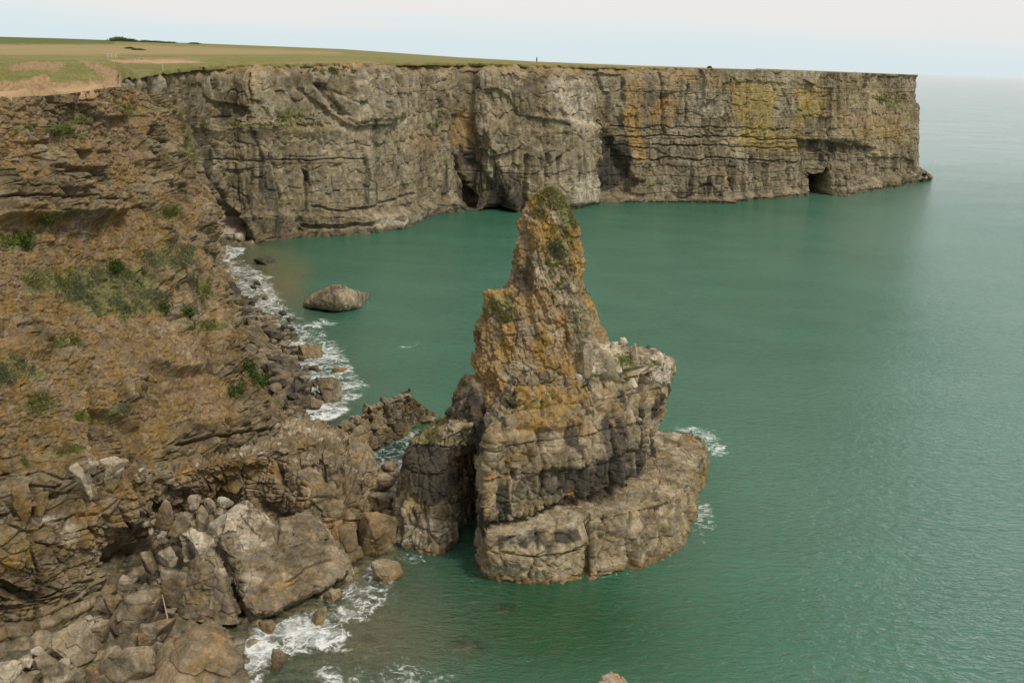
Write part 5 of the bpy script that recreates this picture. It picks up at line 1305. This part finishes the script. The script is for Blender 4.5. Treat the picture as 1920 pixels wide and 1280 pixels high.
for a in [(945, 577, 28, 20, 'green grass patch on the left shoulder of the stack', 0, 480, .34), (1035, 372, 34, 13, 'grass cap on the very tip of the stack', 0, 420, .34), (1062, 415, 20, 36, 'grass down the right side of the stack tip', 0, 420, .32), (1008, 400, 14, 20, 'sparse grass down the left side of the stack tip', 0, 150, .28),
          (1048, 470, 26, 26, 'olive grass patch at the middle of the spire', 1, 380, .3), (1034, 500, 14, 14, 'bright green tuft below the olive patch on the spire', 2, 150, .26), (1052, 530, 10, 8, 'small bright tuft on the bare pale part of the spire', 2, 80, .24), (1083, 600, 22, 60, 'thin grey-green grass along the right edge of the spire', 1, 260, .26),
          (1160, 678, 22, 16, 'grass among the white stones on the right shoulder', 2, 240, .26), (1215, 680, 26, 8, 'mossy grass on the outer end of the right shoulder', 0, 220, .22), (1120, 708, 24, 8, 'bright grass strip at the front of the right shoulder', 2, 160, .22), (1052, 738, 26, 8, 'grass along the top of the square block', 0, 150, .22),
          (868, 722, 12, 12, 'grass tuft on the left flank of the stack', 0, 110, .26), (802, 808, 24, 20, 'grass on top of the left buttress', 0, 320, .26), (825, 788, 16, 9, 'grass where the buttress meets the stack', 0, 130, .24)]:
    plant('grass_patch', a[0], a[1], a[2], a[3], a[4], 'grass', GS, GM[a[5]], a[6], a[7])
for a in [(545, 217, 44, 16, 'thin grass on the sloping scree of the far cliff', 0, 110, .5), (500, 234, 110, 4, 'long thin grass line along the shelf of the far cliff', 0, 420, .5), (620, 133, 40, 6, 'grass streak under the rim of the far cliff', 0, 220, .5), (1665, 186, 32, 8, 'grassy slope near the end of the far cliff', 0, 260, .7), (822, 234, 14, 4, 'small tuft halfway up the far cliff left of the cave', 2, 70, .5)]:
    plant('grass_patch', a[0], a[1], a[2], a[3], a[4], 'grass', 'grass patches on the far cliff', GM[a[5]], a[6], a[7], .07)

# white stones on the right shoulder of the stack
for k, (b4, lab) in enumerate([((1160, 632, 1178, 652), 'white stone at the back of the stack shoulder'), ((1183, 642, 1197, 676), 'upright tan stone on the stack shoulder'), ((1142, 640, 1162, 664), 'pale stone against the foot of the spire'),
                               ((1092, 642, 1112, 698), 'tall tan slab standing against the spire'), ((1116, 655, 1150, 702), 'large pale block beside the tall tan slab'), ((1076, 700, 1098, 718), 'white stone at the left front of the stack shoulder'),
                               ((1098, 692, 1114, 708), 'small white stone below the tall tan slab'), ((1172, 706, 1196, 724), 'pale stone at the front edge of the stack shoulder'), ((1192, 668, 1212, 684), 'pale stone beside the upright tan one')]):
    x0, y0, x1, y1 = b4
    l, n, ob = drop((x0 + x1) / 2, y1 - 1)
    zz_ = l[2] if l is not None and l[2] > 3 else 14.0
    o = mk_boulder('stone', 1200 + k, b4, float(zz_), mat=M_STACK, pale=.75 if 'tan' not in lab else .3, soil=.2, planes=9, deep=.6, bury=.3)
    tag(o, lab, 'stone', 'stones on the stack shoulder')

# clifftop grass edge near the viewer
m = (gx > -60) & (gx < 250) & (gy < 165) & (g_soil < .3) & (DD.ravel() < 150)
ix = np.where(m)[0]; rng = np.random.default_rng(5); ix = ix[rng.choice(len(ix), 2600)]
V, F, sh_ = blades(P[ix], np.tile([0, 0, 1.0], (len(ix), 1)), .14, .02, rng, 3)
o = new_mesh('clifftop_grass', V, F, GM[4], None, {'shade': sh_}, False); tag(o, 'short turf on the ground behind the near cliff edge', 'grass', kind='stuff')

# bushes on the skyline
def far_bush(x, D, w, h, lab, seed):
    rng = np.random.default_rng(seed); g = plateau_pt(x, D); n = 1500
    u = rng.normal(size=(n, 3)); u /= np.linalg.norm(u, axis=1, keepdims=True)
    r = rng.uniform(.55, 1.0, n)[:, None] * (1 + .35 * perlin(u * 2.2 + seed, 1.0, seed))[:, None]
    c = u * r * np.array([w / 2, w / 2.4, h]); c[:, 2] = np.abs(c[:, 2])
    a = rng.normal(size=(n, 3)); a /= np.linalg.norm(a, axis=1, keepdims=True); b_ = np.cross(a, rng.normal(size=(n, 3))); b_ /= np.linalg.norm(b_, axis=1, keepdims=True)
    s = .09 * h * rng.uniform(.6, 1.5, n)[:, None] + .08
    V = np.stack([c - a * s, c + b_ * s * .7, c + a * s, c - b_ * s * .7], 1).reshape(-1, 3)
    o = empty('hedge_bush', tuple(g - np.array([0, 0, .2]))); tag(o, lab, 'bush', 'hedge bushes on the skyline')
    new_mesh('foliage', V, np.arange(n * 4, dtype=np.int32).reshape(-1, 4), GM[3], o, {'shade': np.repeat(np.clip(rng.normal(.6, .3, n), 0, 1), 4)}, False)
    tube('stem', [(0, 0, -.6), (.05 * w, 0, h * .3), (.02 * w, .05, h * .75)], [.05 * h + .05, .04 * h + .04, .02 * h + .02], M_WOOD, o)
for k, (x, w, h, lab) in enumerate([(226, 22, 4.2, 'tallest dark bush on the skyline, at the left end of the hedge line'), (246, 16, 3.0, 'dark bush on the skyline just right of the tallest'), (275, 16, 2.2, 'low skyline bush left of the middle of the hedge line'), (296, 18, 2.0, 'low wide skyline bush in the middle of the hedge line'),
                                    (318, 16, 1.7, 'low skyline bush right of the middle of the hedge line'), (365, 14, 1.6, 'last little bush at the right end of the hedge line')]):
    far_bush(x, 955, w, h, lab, 60 + k)
for k, (x, D, w, h, lab) in enumerate([(243, 640, 7, 1.3, 'left one of two dark bushes in the dry grass'), (260, 600, 9, 1.2, 'right one of two dark bushes in the dry grass'), (1331, 322, 1.6, .9, 'tiny bush alone on the rim of the far cliff')]):
    far_bush(x, D, w, h, lab, 80 + k)

# white gate and fence posts
M_WHITE = plain('weathered_white_paint', (0.5, 0.49, 0.46)); M_POST = plain('grey_post', (0.3, 0.27, 0.22))
def box_mesh(name, c, s, mat, parent=None):
    x, y, z = np.array(s) / 2; b = min(s) * .15
    import bmesh
    bm = bmesh.new(); bmesh.ops.create_cube(bm, size=1); bmesh.ops.scale(bm, vec=Vector(s), verts=bm.verts); bmesh.ops.bevel(bm, geom=bm.edges[:], offset=b, segments=1, affect='EDGES'); bmesh.ops.translate(bm, vec=Vector(c), verts=bm.verts)
    me = bpy.data.meshes.new(name); bm.to_mesh(me); bm.free(); me.materials.append(mat); o = bpy.data.objects.new(name, me); COL.objects.link(o); o.parent = parent; return o
ga = plateau_pt(200, 205); g = empty('field_gate', tuple(ga)); tag(g, 'small white-painted gate frame standing on the clifftop grass', 'gate')
for px_ in (0, .8, 1.6): box_mesh('post', (px_, 0, .45), (.07, .07, 1.05), M_WHITE, g)
for zz_ in (.35, .7, 1.05): box_mesh('rail', (.8, -.06, zz_ * .85), (1.6, .035, .05), M_WHITE, g)
for x, D, hgt, lab in ((247, 190, 1.3, 'thin grey post beside the sandy patch'), (303, 178, 1.2, 'pale post near the rim of the far cliff'), (119, 150, 1.1, 'thin post on the grass between the two earth scars'), (15, 135, 1.2, 'thin post at the left edge of the clifftop grass'), (218, 204, 1.35, 'white post standing just right of the gate frame')):
    g = plateau_pt(x, D); e = empty('fence_post', tuple(g)); tag(e, lab, 'post', 'posts on the clifftop')
    box_mesh('shaft', (0, 0, hgt / 2 - .1), (.07, .07, hgt + .2), M_WHITE if 'white' in lab or 'pale' in lab else M_POST, e); box_mesh('cap', (0, 0, hgt + .015), (.09, .09, .03), M_POST, e)

# walker on the far rim
def skin_body(name, pts, edges, rad, mat, parent=None, root=0, sub=1):
    me = bpy.data.meshes.new(name); me.from_pydata([tuple(p) for p in pts], edges, [])
    o = bpy.data.objects.new(name, me); COL.objects.link(o); me.materials.append(mat)
    md = o.modifiers.new('Skin', 'SKIN'); 
    for i, r in enumerate(rad): me.skin_vertices[0].data[i].radius = (r, r)
    me.skin_vertices[0].data[root].use_root = True
    md2 = o.modifiers.new('Sub', 'SUBSURF'); md2.levels = sub; md2.render_levels = sub
    if parent: o.parent = parent
    return o
g = plateau_pt(1006.5, 300)
per = empty('person', tuple(g)); per.rotation_euler.z = math.radians(60)
tag(per, 'walker in dark clothes on the rim of the far cliff against the sky', 'person')
M_SKIN = plain('skin', (0.5, 0.3, 0.2), .6, .1); M_NAVY = plain('dark_jacket', (0.022, 0.03, 0.045), .8, .2); M_TROU = plain('dark_trousers', (0.018, 0.018, 0.02), .8, .2); M_HAIR = plain('hair', (0.03, 0.02, 0.012), .6, .2)
bp = [(0, 0, .95), (0, 0, 1.2), (0, .01, 1.42), (0, .02, 1.52), (0, .05, 1.62), (0, .05, 1.72), (.17, 0, 1.42), (.22, -.03, 1.15), (.2, .10, .92), (-.17, 0, 1.42), (-.22, .0, 1.15), (-.2, .14, .93), (.09, 0, .9), (.1, .10, .5), (.1, -.06, .08), (.1, .08, .03), (-.09, 0, .9), (-.1, .0, .5), (-.1, -.16, .1), (-.1, -.03, .03)]
be = [(0, 1), (1, 2), (2, 3), (3, 4), (4, 5), (2, 6), (6, 7), (7, 8), (2, 9), (9, 10), (10, 11), (0, 12), (12, 13), (13, 14), (14, 15), (0, 16), (16, 17), (17, 18), (18, 19)]
br = [.13, .12, .12, .055, .095, .07, .06, .045, .035, .06, .045, .035, .085, .06, .045, .04, .085, .06, .045, .04]
skin_body('body', bp, be, br, M_SKIN, per)
ji = [0, 1, 2, 6, 7, 8, 9, 10, 11]; jm = {a: b for b, a in enumerate(ji)}
jp = [np.array(bp[i]) for i in ji]; jp[5] = jp[5] * .75 + jp[4] * .25; jp[8] = jp[8] * .75 + jp[7] * .25
skin_body('jacket', jp, [(jm[a], jm[b]) for a, b in be if a in jm and b in jm], [br[i] + .035 for i in ji], M_NAVY, per)
ti = [0, 12, 13, 14, 16, 17, 18]; tm = {a: b for b, a in enumerate(ti)}
skin_body('trousers', [bp[i] for i in ti], [(tm[a], tm[b]) for a, b in be if a in tm and b in tm], [br[i] + .022 for i in ti], M_TROU, per)
skin_body('hair', [(0, .02, 1.70), (0, .0, 1.76), (0, -.03, 1.66)], [(0, 1), (0, 2)], [.105, .075, .08], M_HAIR, per)
bg = empty('backpack', tuple(g + np.array([.16, -.1, 1.05]))); bpy.data.objects.remove(bg)

# ------------------------------------------------------------------ sea
wx = np.concatenate([np.linspace(-3200, -300, 50)[:-1], np.linspace(-300, 1330, 480), np.linspace(1336, 2250, 140), np.linspace(2260, 5200, 50)])
hh = np.concatenate([[0.9, 2, 3.5, 6], np.linspace(9, 190, 60), np.linspace(194, 1240, 400), np.linspace(1260, 1900, 14)])
# one plan grid: directions by column, distance by row
th = np.arctan2(529, FPX) - np.arctan2(529 - hh, FPX); Dr = H / np.tan(np.minimum(th, 1.35))
dirs = CF[None] + CR[None] * ((wx - 960) / FPX)[:, None] + CU[None] * ((640 - hor(wx)) / FPX)[:, None]
az = dirs[:, 0] / dirs[:, 1]
Wg = np.stack([az[None] * Dr[:, None], np.broadcast_to(Dr[:, None], (len(Dr), len(wx))), np.zeros((len(Dr), len(wx)))], -1)
WP = Wg.reshape(-1, 3); sx_, sy_, _ = proj(WP)
dsh = shore_sd(WP[:, 0], WP[:, 1])
depth = np.clip(-bed_z(WP[:, 0], WP[:, 1]), 0, 9)
for (c, r, dp) in SUNK_P:
    q = np.hypot(WP[:, 0] - c[0] * (1 - .9 * dp / c[1]), WP[:, 1] - c[1] + .9 * dp) / r
    depth = np.minimum(depth, dp + .55 + 3.5 * np.clip(q * 1.15, 0, 3) ** 2.5)
op = 1 - np.exp(-depth * 0.6)
op = np.where(WP[:, 1] > 226, 1, np.maximum(op, .12))
fw = sx_ + 9 * perlin(WP, 2.4, 501); fh = sy_ + 6 * perlin(WP, 2.4, 502)
AF = lambda poly, s=8.0: area(fw, fh, poly, s)
BF = lambda *a: blob(fw, fh, *a)
foam = np.zeros(len(WP))
def addf(v):
    global foam
    foam = np.maximum(foam, v)
addf(.95 * AF([(416, 458), (462, 462), (458, 476), (440, 486), (428, 500), (416, 490)], 6)); addf(.75 * AF([(420, 480), (480, 498), (520, 520), (505, 548), (470, 575), (440, 560), (424, 520)], 10))
addf(.7 * AF([(440, 560), (500, 560), (540, 590), (560, 640), (540, 680), (500, 640), (470, 600)], 10)); addf(1.0 * BF(585, 612, 34, 14)); addf(.95 * BF(612, 606, 26, 9)); addf(.8 * BF(560, 640, 40, 20)); addf(.8 * BF(595, 628, 30, 14)); addf(.55 * BF(560, 600, 40, 20))
addf(.72 * AF([(545, 670), (600, 665), (640, 690), (660, 720), (650, 760), (600, 770), (560, 740), (550, 700)], 14)); addf(1.1 * AF([(572, 790), (568, 765), (600, 752), (650, 760), (660, 768), (630, 785), (600, 795)], 8)); addf(.6 * BF(660, 720, 40, 30)); addf(.45 * BF(690, 720, 30, 16))
addf(.8 * BF(762, 648, 34, 7)); addf(.4 * BF(690, 780, 40, 20)); addf(.5 * BF(790, 770, 40, 12))
addf(.66 * AF([(668, 862), (690, 830), (750, 812), (800, 800), (770, 850), (755, 900), (740, 900), (700, 868)], 8)); addf(.8 * BF(712, 845, 30, 16)); addf(.75 * BF(745, 900, 12, 22))
addf(.98 * AF([(425, 1290), (470, 1180), (560, 1145), (610, 1150), (665, 1185), (640, 1220), (560, 1230), (500, 1260), (470, 1300)], 14)); addf(.75 * AF([(560, 1150), (640, 1100), (690, 1050), (760, 1040), (740, 1090), (730, 1130), (690, 1170), (600, 1180)], 12))
addf(.95 * BF(610, 1205, 60, 26)); addf(.9 * BF(620, 1270, 40, 40)); addf(.7 * BF(540, 1180, 60, 24)); addf(.45 * BF(740, 1245, 60, 20)); addf(.5 * BF(720, 1120, 50, 30)); addf(.6 * BF(730, 1272, 60, 14)); addf(.35 * BF(790, 1060, 50, 20))
addf(.85 * BF(1300, 806, 44, 12)); addf(.75 * BF(1340, 840, 34, 22)); addf(.6 * BF(1318, 960, 22, 26)); addf(.55 * BF(1310, 1010, 30, 18)); addf(.45 * BF(1330, 890, 16, 30)); addf(.4 * BF(1255, 1050, 50, 10))
addf(.62 * BF(1680, 352, 46, 5)); addf(.5 * BF(1600, 370, 40, 4)); addf(.45 * BF(1385, 383, 30, 3)); addf(.4 * BF(1140, 384, 40, 3)); addf(.35 * BF(920, 400, 40, 3)); addf(.6 * BF(568, 572, 8, 6)); addf(.35 * BF(670, 578, 20, 5))
addf(.30 * np.exp(-np.clip(dsh, 0, 50) / 1.5) * (dsh < 30))
addf(.8 * AF([(418, 470), (470, 490), (520, 535), (560, 600), (640, 640), (690, 720), (660, 775), (575, 795), (540, 740), (500, 660), (462, 590), (430, 520)], 16))
addf(.75 * AF([(664, 866), (690, 828), (752, 808), (806, 796), (775, 850), (758, 905), (742, 905), (700, 872)], 8)); addf(.72 * BF(770, 1050, 40, 14)); addf(.62 * AF([(640, 1260), (760, 1230), (860, 1262), (840, 1300), (640, 1300)], 12))
addf(.8 * AF([(1250, 800), (1310, 795), (1360, 830), (1372, 852), (1330, 862), (1322, 826), (1290, 812)], 6)); addf(.68 * AF([(1308, 930), (1336, 940), (1345, 985), (1310, 1010), (1290, 1012)], 8)); addf(.5 * AF([(1100, 1082), (1200, 1062), (1290, 1015), (1300, 1024), (1205, 1075), (1100, 1094)], 5))
foam *= .86 + .28 * perlin(WP, 3.0, 505)
sand = np.clip(.9 * BF(470, 575, 90, 55) + .7 * AF([(416, 455), (520, 455), (580, 500), (560, 560), (500, 560), (430, 520)], 30), 0, 1)
gray = np.clip(.95 * BF(690, 1195, 200, 115) + .5 * BF(560, 700, 120, 90), 0, 1)
dg = np.clip(1.15 * blob(WP[:, 0], WP[:, 1], 3.5, 65.5, 10.5, 8.5), 0, 1)  # deep green painted into the water for the stack's dark reflection
pale_w = sst(0, 1, np.clip(.9 * sst(20, 90, WP[:, 0] - .12 * WP[:, 1]) + .5 * blob(sx_, sy_, 1450, 900, 280, 260) + .35 * perlin(WP, 40.0, 520), 0, 1))  # turbid water offshore, its colour paled further in place of sky reflection
T = NT('sea_water')
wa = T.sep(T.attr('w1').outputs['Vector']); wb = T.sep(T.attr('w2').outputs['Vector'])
g_ = T.n('ShaderNodeNewGeometry')
def mp(rot, sc_):
    m = T.n('ShaderNodeMapping'); T.L.new(g_.outputs['Position'], m.inputs[0]); m.inputs['Rotation'].default_value = (0, 0, math.radians(rot)); m.inputs['Scale'].default_value = sc_; return m.outputs[0]
n1 = T.noise(.30, 3, .5, mp(18, (1, 2.2, 1)), .3); n2 = T.noise(.95, 4, .6, mp(-12, (1, 1.9, 1)), .5); n3 = T.noise(3.2, 3, .6, mp(25, (1, 1.6, 1)), .3); n0 = T.noise(.06, 3, .5, mp(10, (1, 1.7, 1)))
hgt = T.math('ADD', T.math('MULTIPLY', n1, .6), T.math('ADD', T.math('MULTIPLY', n2, 1.0), T.math('MULTIPLY', n3, .2)))
patch = T.noise(.018, 4, .6, mp(0, (1, 1.6, 1)))
yy_ = T.sep(g_.outputs['Position'])[1]
nrm = T.bump(hgt, T.math('MULTIPLY', T.ramp(patch, .3, .7, .72, 1.0), T.ramp(yy_, 110, 560, 1.0, .30)), .62)
body = T.mix(T.ramp(n0, .35, .65), (0.036, 0.118, 0.073), (0.043, 0.133, 0.084))
body = T.mix(wb[1], body, (0.075, 0.165, 0.115))
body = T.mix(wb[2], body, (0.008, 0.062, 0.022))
body = T.mix(T.math('MULTIPLY', wa[2], .8), body, (0.16, 0.135, 0.06))
body = T.mix(T.math('MULTIPLY', wb[0], .85), body, (0.115, 0.112, 0.07))
df = T.n('ShaderNodeBsdfDiffuse'); T.put(df, 'Color', body)
tr = T.n('ShaderNodeBsdfTransparent'); T.put(tr, 'Color', (0.93, 0.97, 0.92, 1))
mb = T.n('ShaderNodeMixShader'); T.put(mb, 0, wa[1]); T.L.new(tr.outputs[0], mb.inputs[1]); T.L.new(df.outputs[0], mb.inputs[2])
gl = T.n('ShaderNodeBsdfGlossy'); gl.inputs['Roughness'].default_value = .1; T.L.new(nrm, gl.inputs['Normal']); T.put(gl, 'Color', (.95, .97, .97, 1))
fr = T.n('ShaderNodeFresnel'); fr.inputs['IOR'].default_value = 1.34; T.L.new(nrm, fr.inputs['Normal'])
ms = T.n('ShaderNodeMixShader'); T.L.new(fr.outputs[0], ms.inputs[0]); T.L.new(mb.outputs[0], ms.inputs[1]); T.L.new(gl.outputs[0], ms.inputs[2])
# foam: torn lace that closes up where it is thick
wv = T.n('ShaderNodeVectorMath', operation='ADD'); T.L.new(g_.outputs['Position'], wv.inputs[0])
ws = T.n('ShaderNodeVectorMath', operation='SCALE'); T.L.new(T.noise(.55, 4, .6, g_.outputs['Position'], col=True), ws.inputs[0]); ws.inputs['Scale'].default_value = 3.0; T.L.new(ws.outputs[0], wv.inputs[1])
def lace(s):
    v = T.n('ShaderNodeTexVoronoi', feature='DISTANCE_TO_EDGE'); v.inputs['Scale'].default_value = s; T.L.new(wv.outputs[0], v.inputs['Vector'])
    return T.ramp(v.outputs['Distance'], 0.0, .22, 1, 0)
lc = T.math('MAXIMUM', T.math('MULTIPLY', lace(.36), .95), T.math('MULTIPLY', lace(1.0), .85))
fn = T.noise(1.3, 8, .75, wv.outputs[0])
lc = T.math('ADD', T.math('MULTIPLY', lc, .5), T.math('MULTIPLY', T.ramp(fn, .25, .75), .72))
fm = T.ramp(T.math('ADD', lc, T.math('MULTIPLY', wa[0], .95)), 1.2, 1.8)
soft = T.ramp(T.math('ADD', wa[0], T.math('MULTIPLY', T.math('SUBTRACT', T.noise(.5, 6, .7, wv.outputs[0]), .5), 1.5)), .62, 1.25, 0, .88)
fm = T.math('MAXIMUM', fm, soft)
fd = T.n('ShaderNodeBsdfDiffuse'); T.put(fd, 'Color', (.72, .74, .72, 1)); T.L.new(T.bump(T.math('ADD', fn, hgt), .6, .25), fd.inputs['Normal'])
mf = T.n('ShaderNodeMixShader'); T.L.new(T.math('MULTIPLY', fm, .95), mf.inputs[0]); T.L.new(ms.outputs[0], mf.inputs[1]); T.L.new(fd.outputs[0], mf.inputs[2])
M_SEA = T.out(mf.outputs[0])
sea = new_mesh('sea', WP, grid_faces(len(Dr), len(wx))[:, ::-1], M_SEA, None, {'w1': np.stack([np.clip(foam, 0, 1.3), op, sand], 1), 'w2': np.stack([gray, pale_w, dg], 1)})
tag(sea, kind='structure')

# ------------------------------------------------------------------ sky, sun, camera
SUN_EL, SUN_AZ = 52.0, 140.0              # azimuth clockwise from +Y
w = bpy.data.worlds.new('World'); SC.world = w; w.use_nodes = True
nt = w.node_tree; nt.nodes.clear(); L = nt.links
def wn(t, **k):
    o = nt.nodes.new(t)
    for a, b in k.items(): setattr(o, a, b)
    return o
sky = wn('ShaderNodeTexSky', sky_type='NISHITA', sun_disc=False); sky.sun_elevation = math.radians(SUN_EL); sky.sun_rotation = math.radians(SUN_AZ); sky.air_density = 1.0; sky.dust_density = 2.0
tc = wn('ShaderNodeTexCoord'); sp = wn('ShaderNodeSeparateXYZ'); L.new(tc.outputs['Generated'], sp.inputs[0])
mpg = wn('ShaderNodeMapping'); L.new(tc.outputs['Generated'], mpg.inputs[0]); mpg.inputs['Scale'].default_value = (1.2, 1.2, 18)
nz = wn('ShaderNodeTexNoise'); L.new(mpg.outputs[0], nz.inputs[0]); nz.inputs['Scale'].default_value = 1.6; nz.inputs['Detail'].default_value = 5; nz.inputs['Roughness'].default_value = .55
def mr(src, a, b, c, d):
    o = wn('ShaderNodeMapRange'); o.interpolation_type = 'SMOOTHSTEP'; L.new(src, o.inputs[0])
    for i, v_ in enumerate((a, b, c, d)): o.inputs[i + 1].default_value = v_
    return o.outputs[0]
up = mr(sp.outputs[2], .0, .075, 0, 1)
ad = wn('ShaderNodeMath', operation='MULTIPLY_ADD'); L.new(nz.outputs[0], ad.inputs[0]); ad.inputs[1].default_value = 1.5; L.new(up, ad.inputs[2])
cl = mr(ad.outputs[0], .85, 1.5, 0, 1)
mc = wn('ShaderNodeMix', data_type='RGBA'); L.new(cl, mc.inputs[0])
mc.inputs[6].default_value = (7.9, 9.05, 9.4, 1); mc.inputs[7].default_value = (9.3, 9.05, 8.9, 1)
m2_ = wn('ShaderNodeMix', data_type='RGBA'); m2_.inputs[0].default_value = .85; L.new(sky.outputs[0], m2_.inputs[6]); L.new(mc.outputs[2], m2_.inputs[7])
bgn = wn('ShaderNodeBackground'); bgn.inputs[1].default_value = .1; L.new(m2_.outputs[2], bgn.inputs[0])
wo = wn('ShaderNodeOutputWorld'); L.new(bgn.outputs[0], wo.inputs[0])
sl = bpy.data.lights.new('sun', 'SUN'); sl.energy = 2.6; sl.angle = math.radians(11); sl.color = (1, .93, .8)
so = bpy.data.objects.new('sun', sl); COL.objects.link(so)
sd = Vector((math.sin(math.radians(SUN_AZ)) * math.cos(math.radians(SUN_EL)), math.cos(math.radians(SUN_AZ)) * math.cos(math.radians(SUN_EL)), math.sin(math.radians(SUN_EL))))
so.rotation_euler = sd.to_track_quat('Z', 'Y').to_euler(); so.location = sd * 300
cam = bpy.data.cameras.new('camera'); co = bpy.data.objects.new('camera', cam); COL.objects.link(co)
cam.sensor_width = 36; cam.lens = 36 * FPX / 1920; cam.clip_end = 100000; cam.clip_start = .5
Mx = Matrix(((CR[0], CU[0], -CF[0], 0), (CR[1], CU[1], -CF[1], 0), (CR[2], CU[2], -CF[2], 40), (0, 0, 0, 1)))
co.matrix_world = Mx; SC.camera = co
SC.view_settings.view_transform = 'Standard'; SC.view_settings.look = 'None'; SC.view_settings.exposure = 0.0; SC.view_settings.gamma = 1
SC.cycles.max_bounces = 6; SC.cycles.transparent_max_bounces = 8
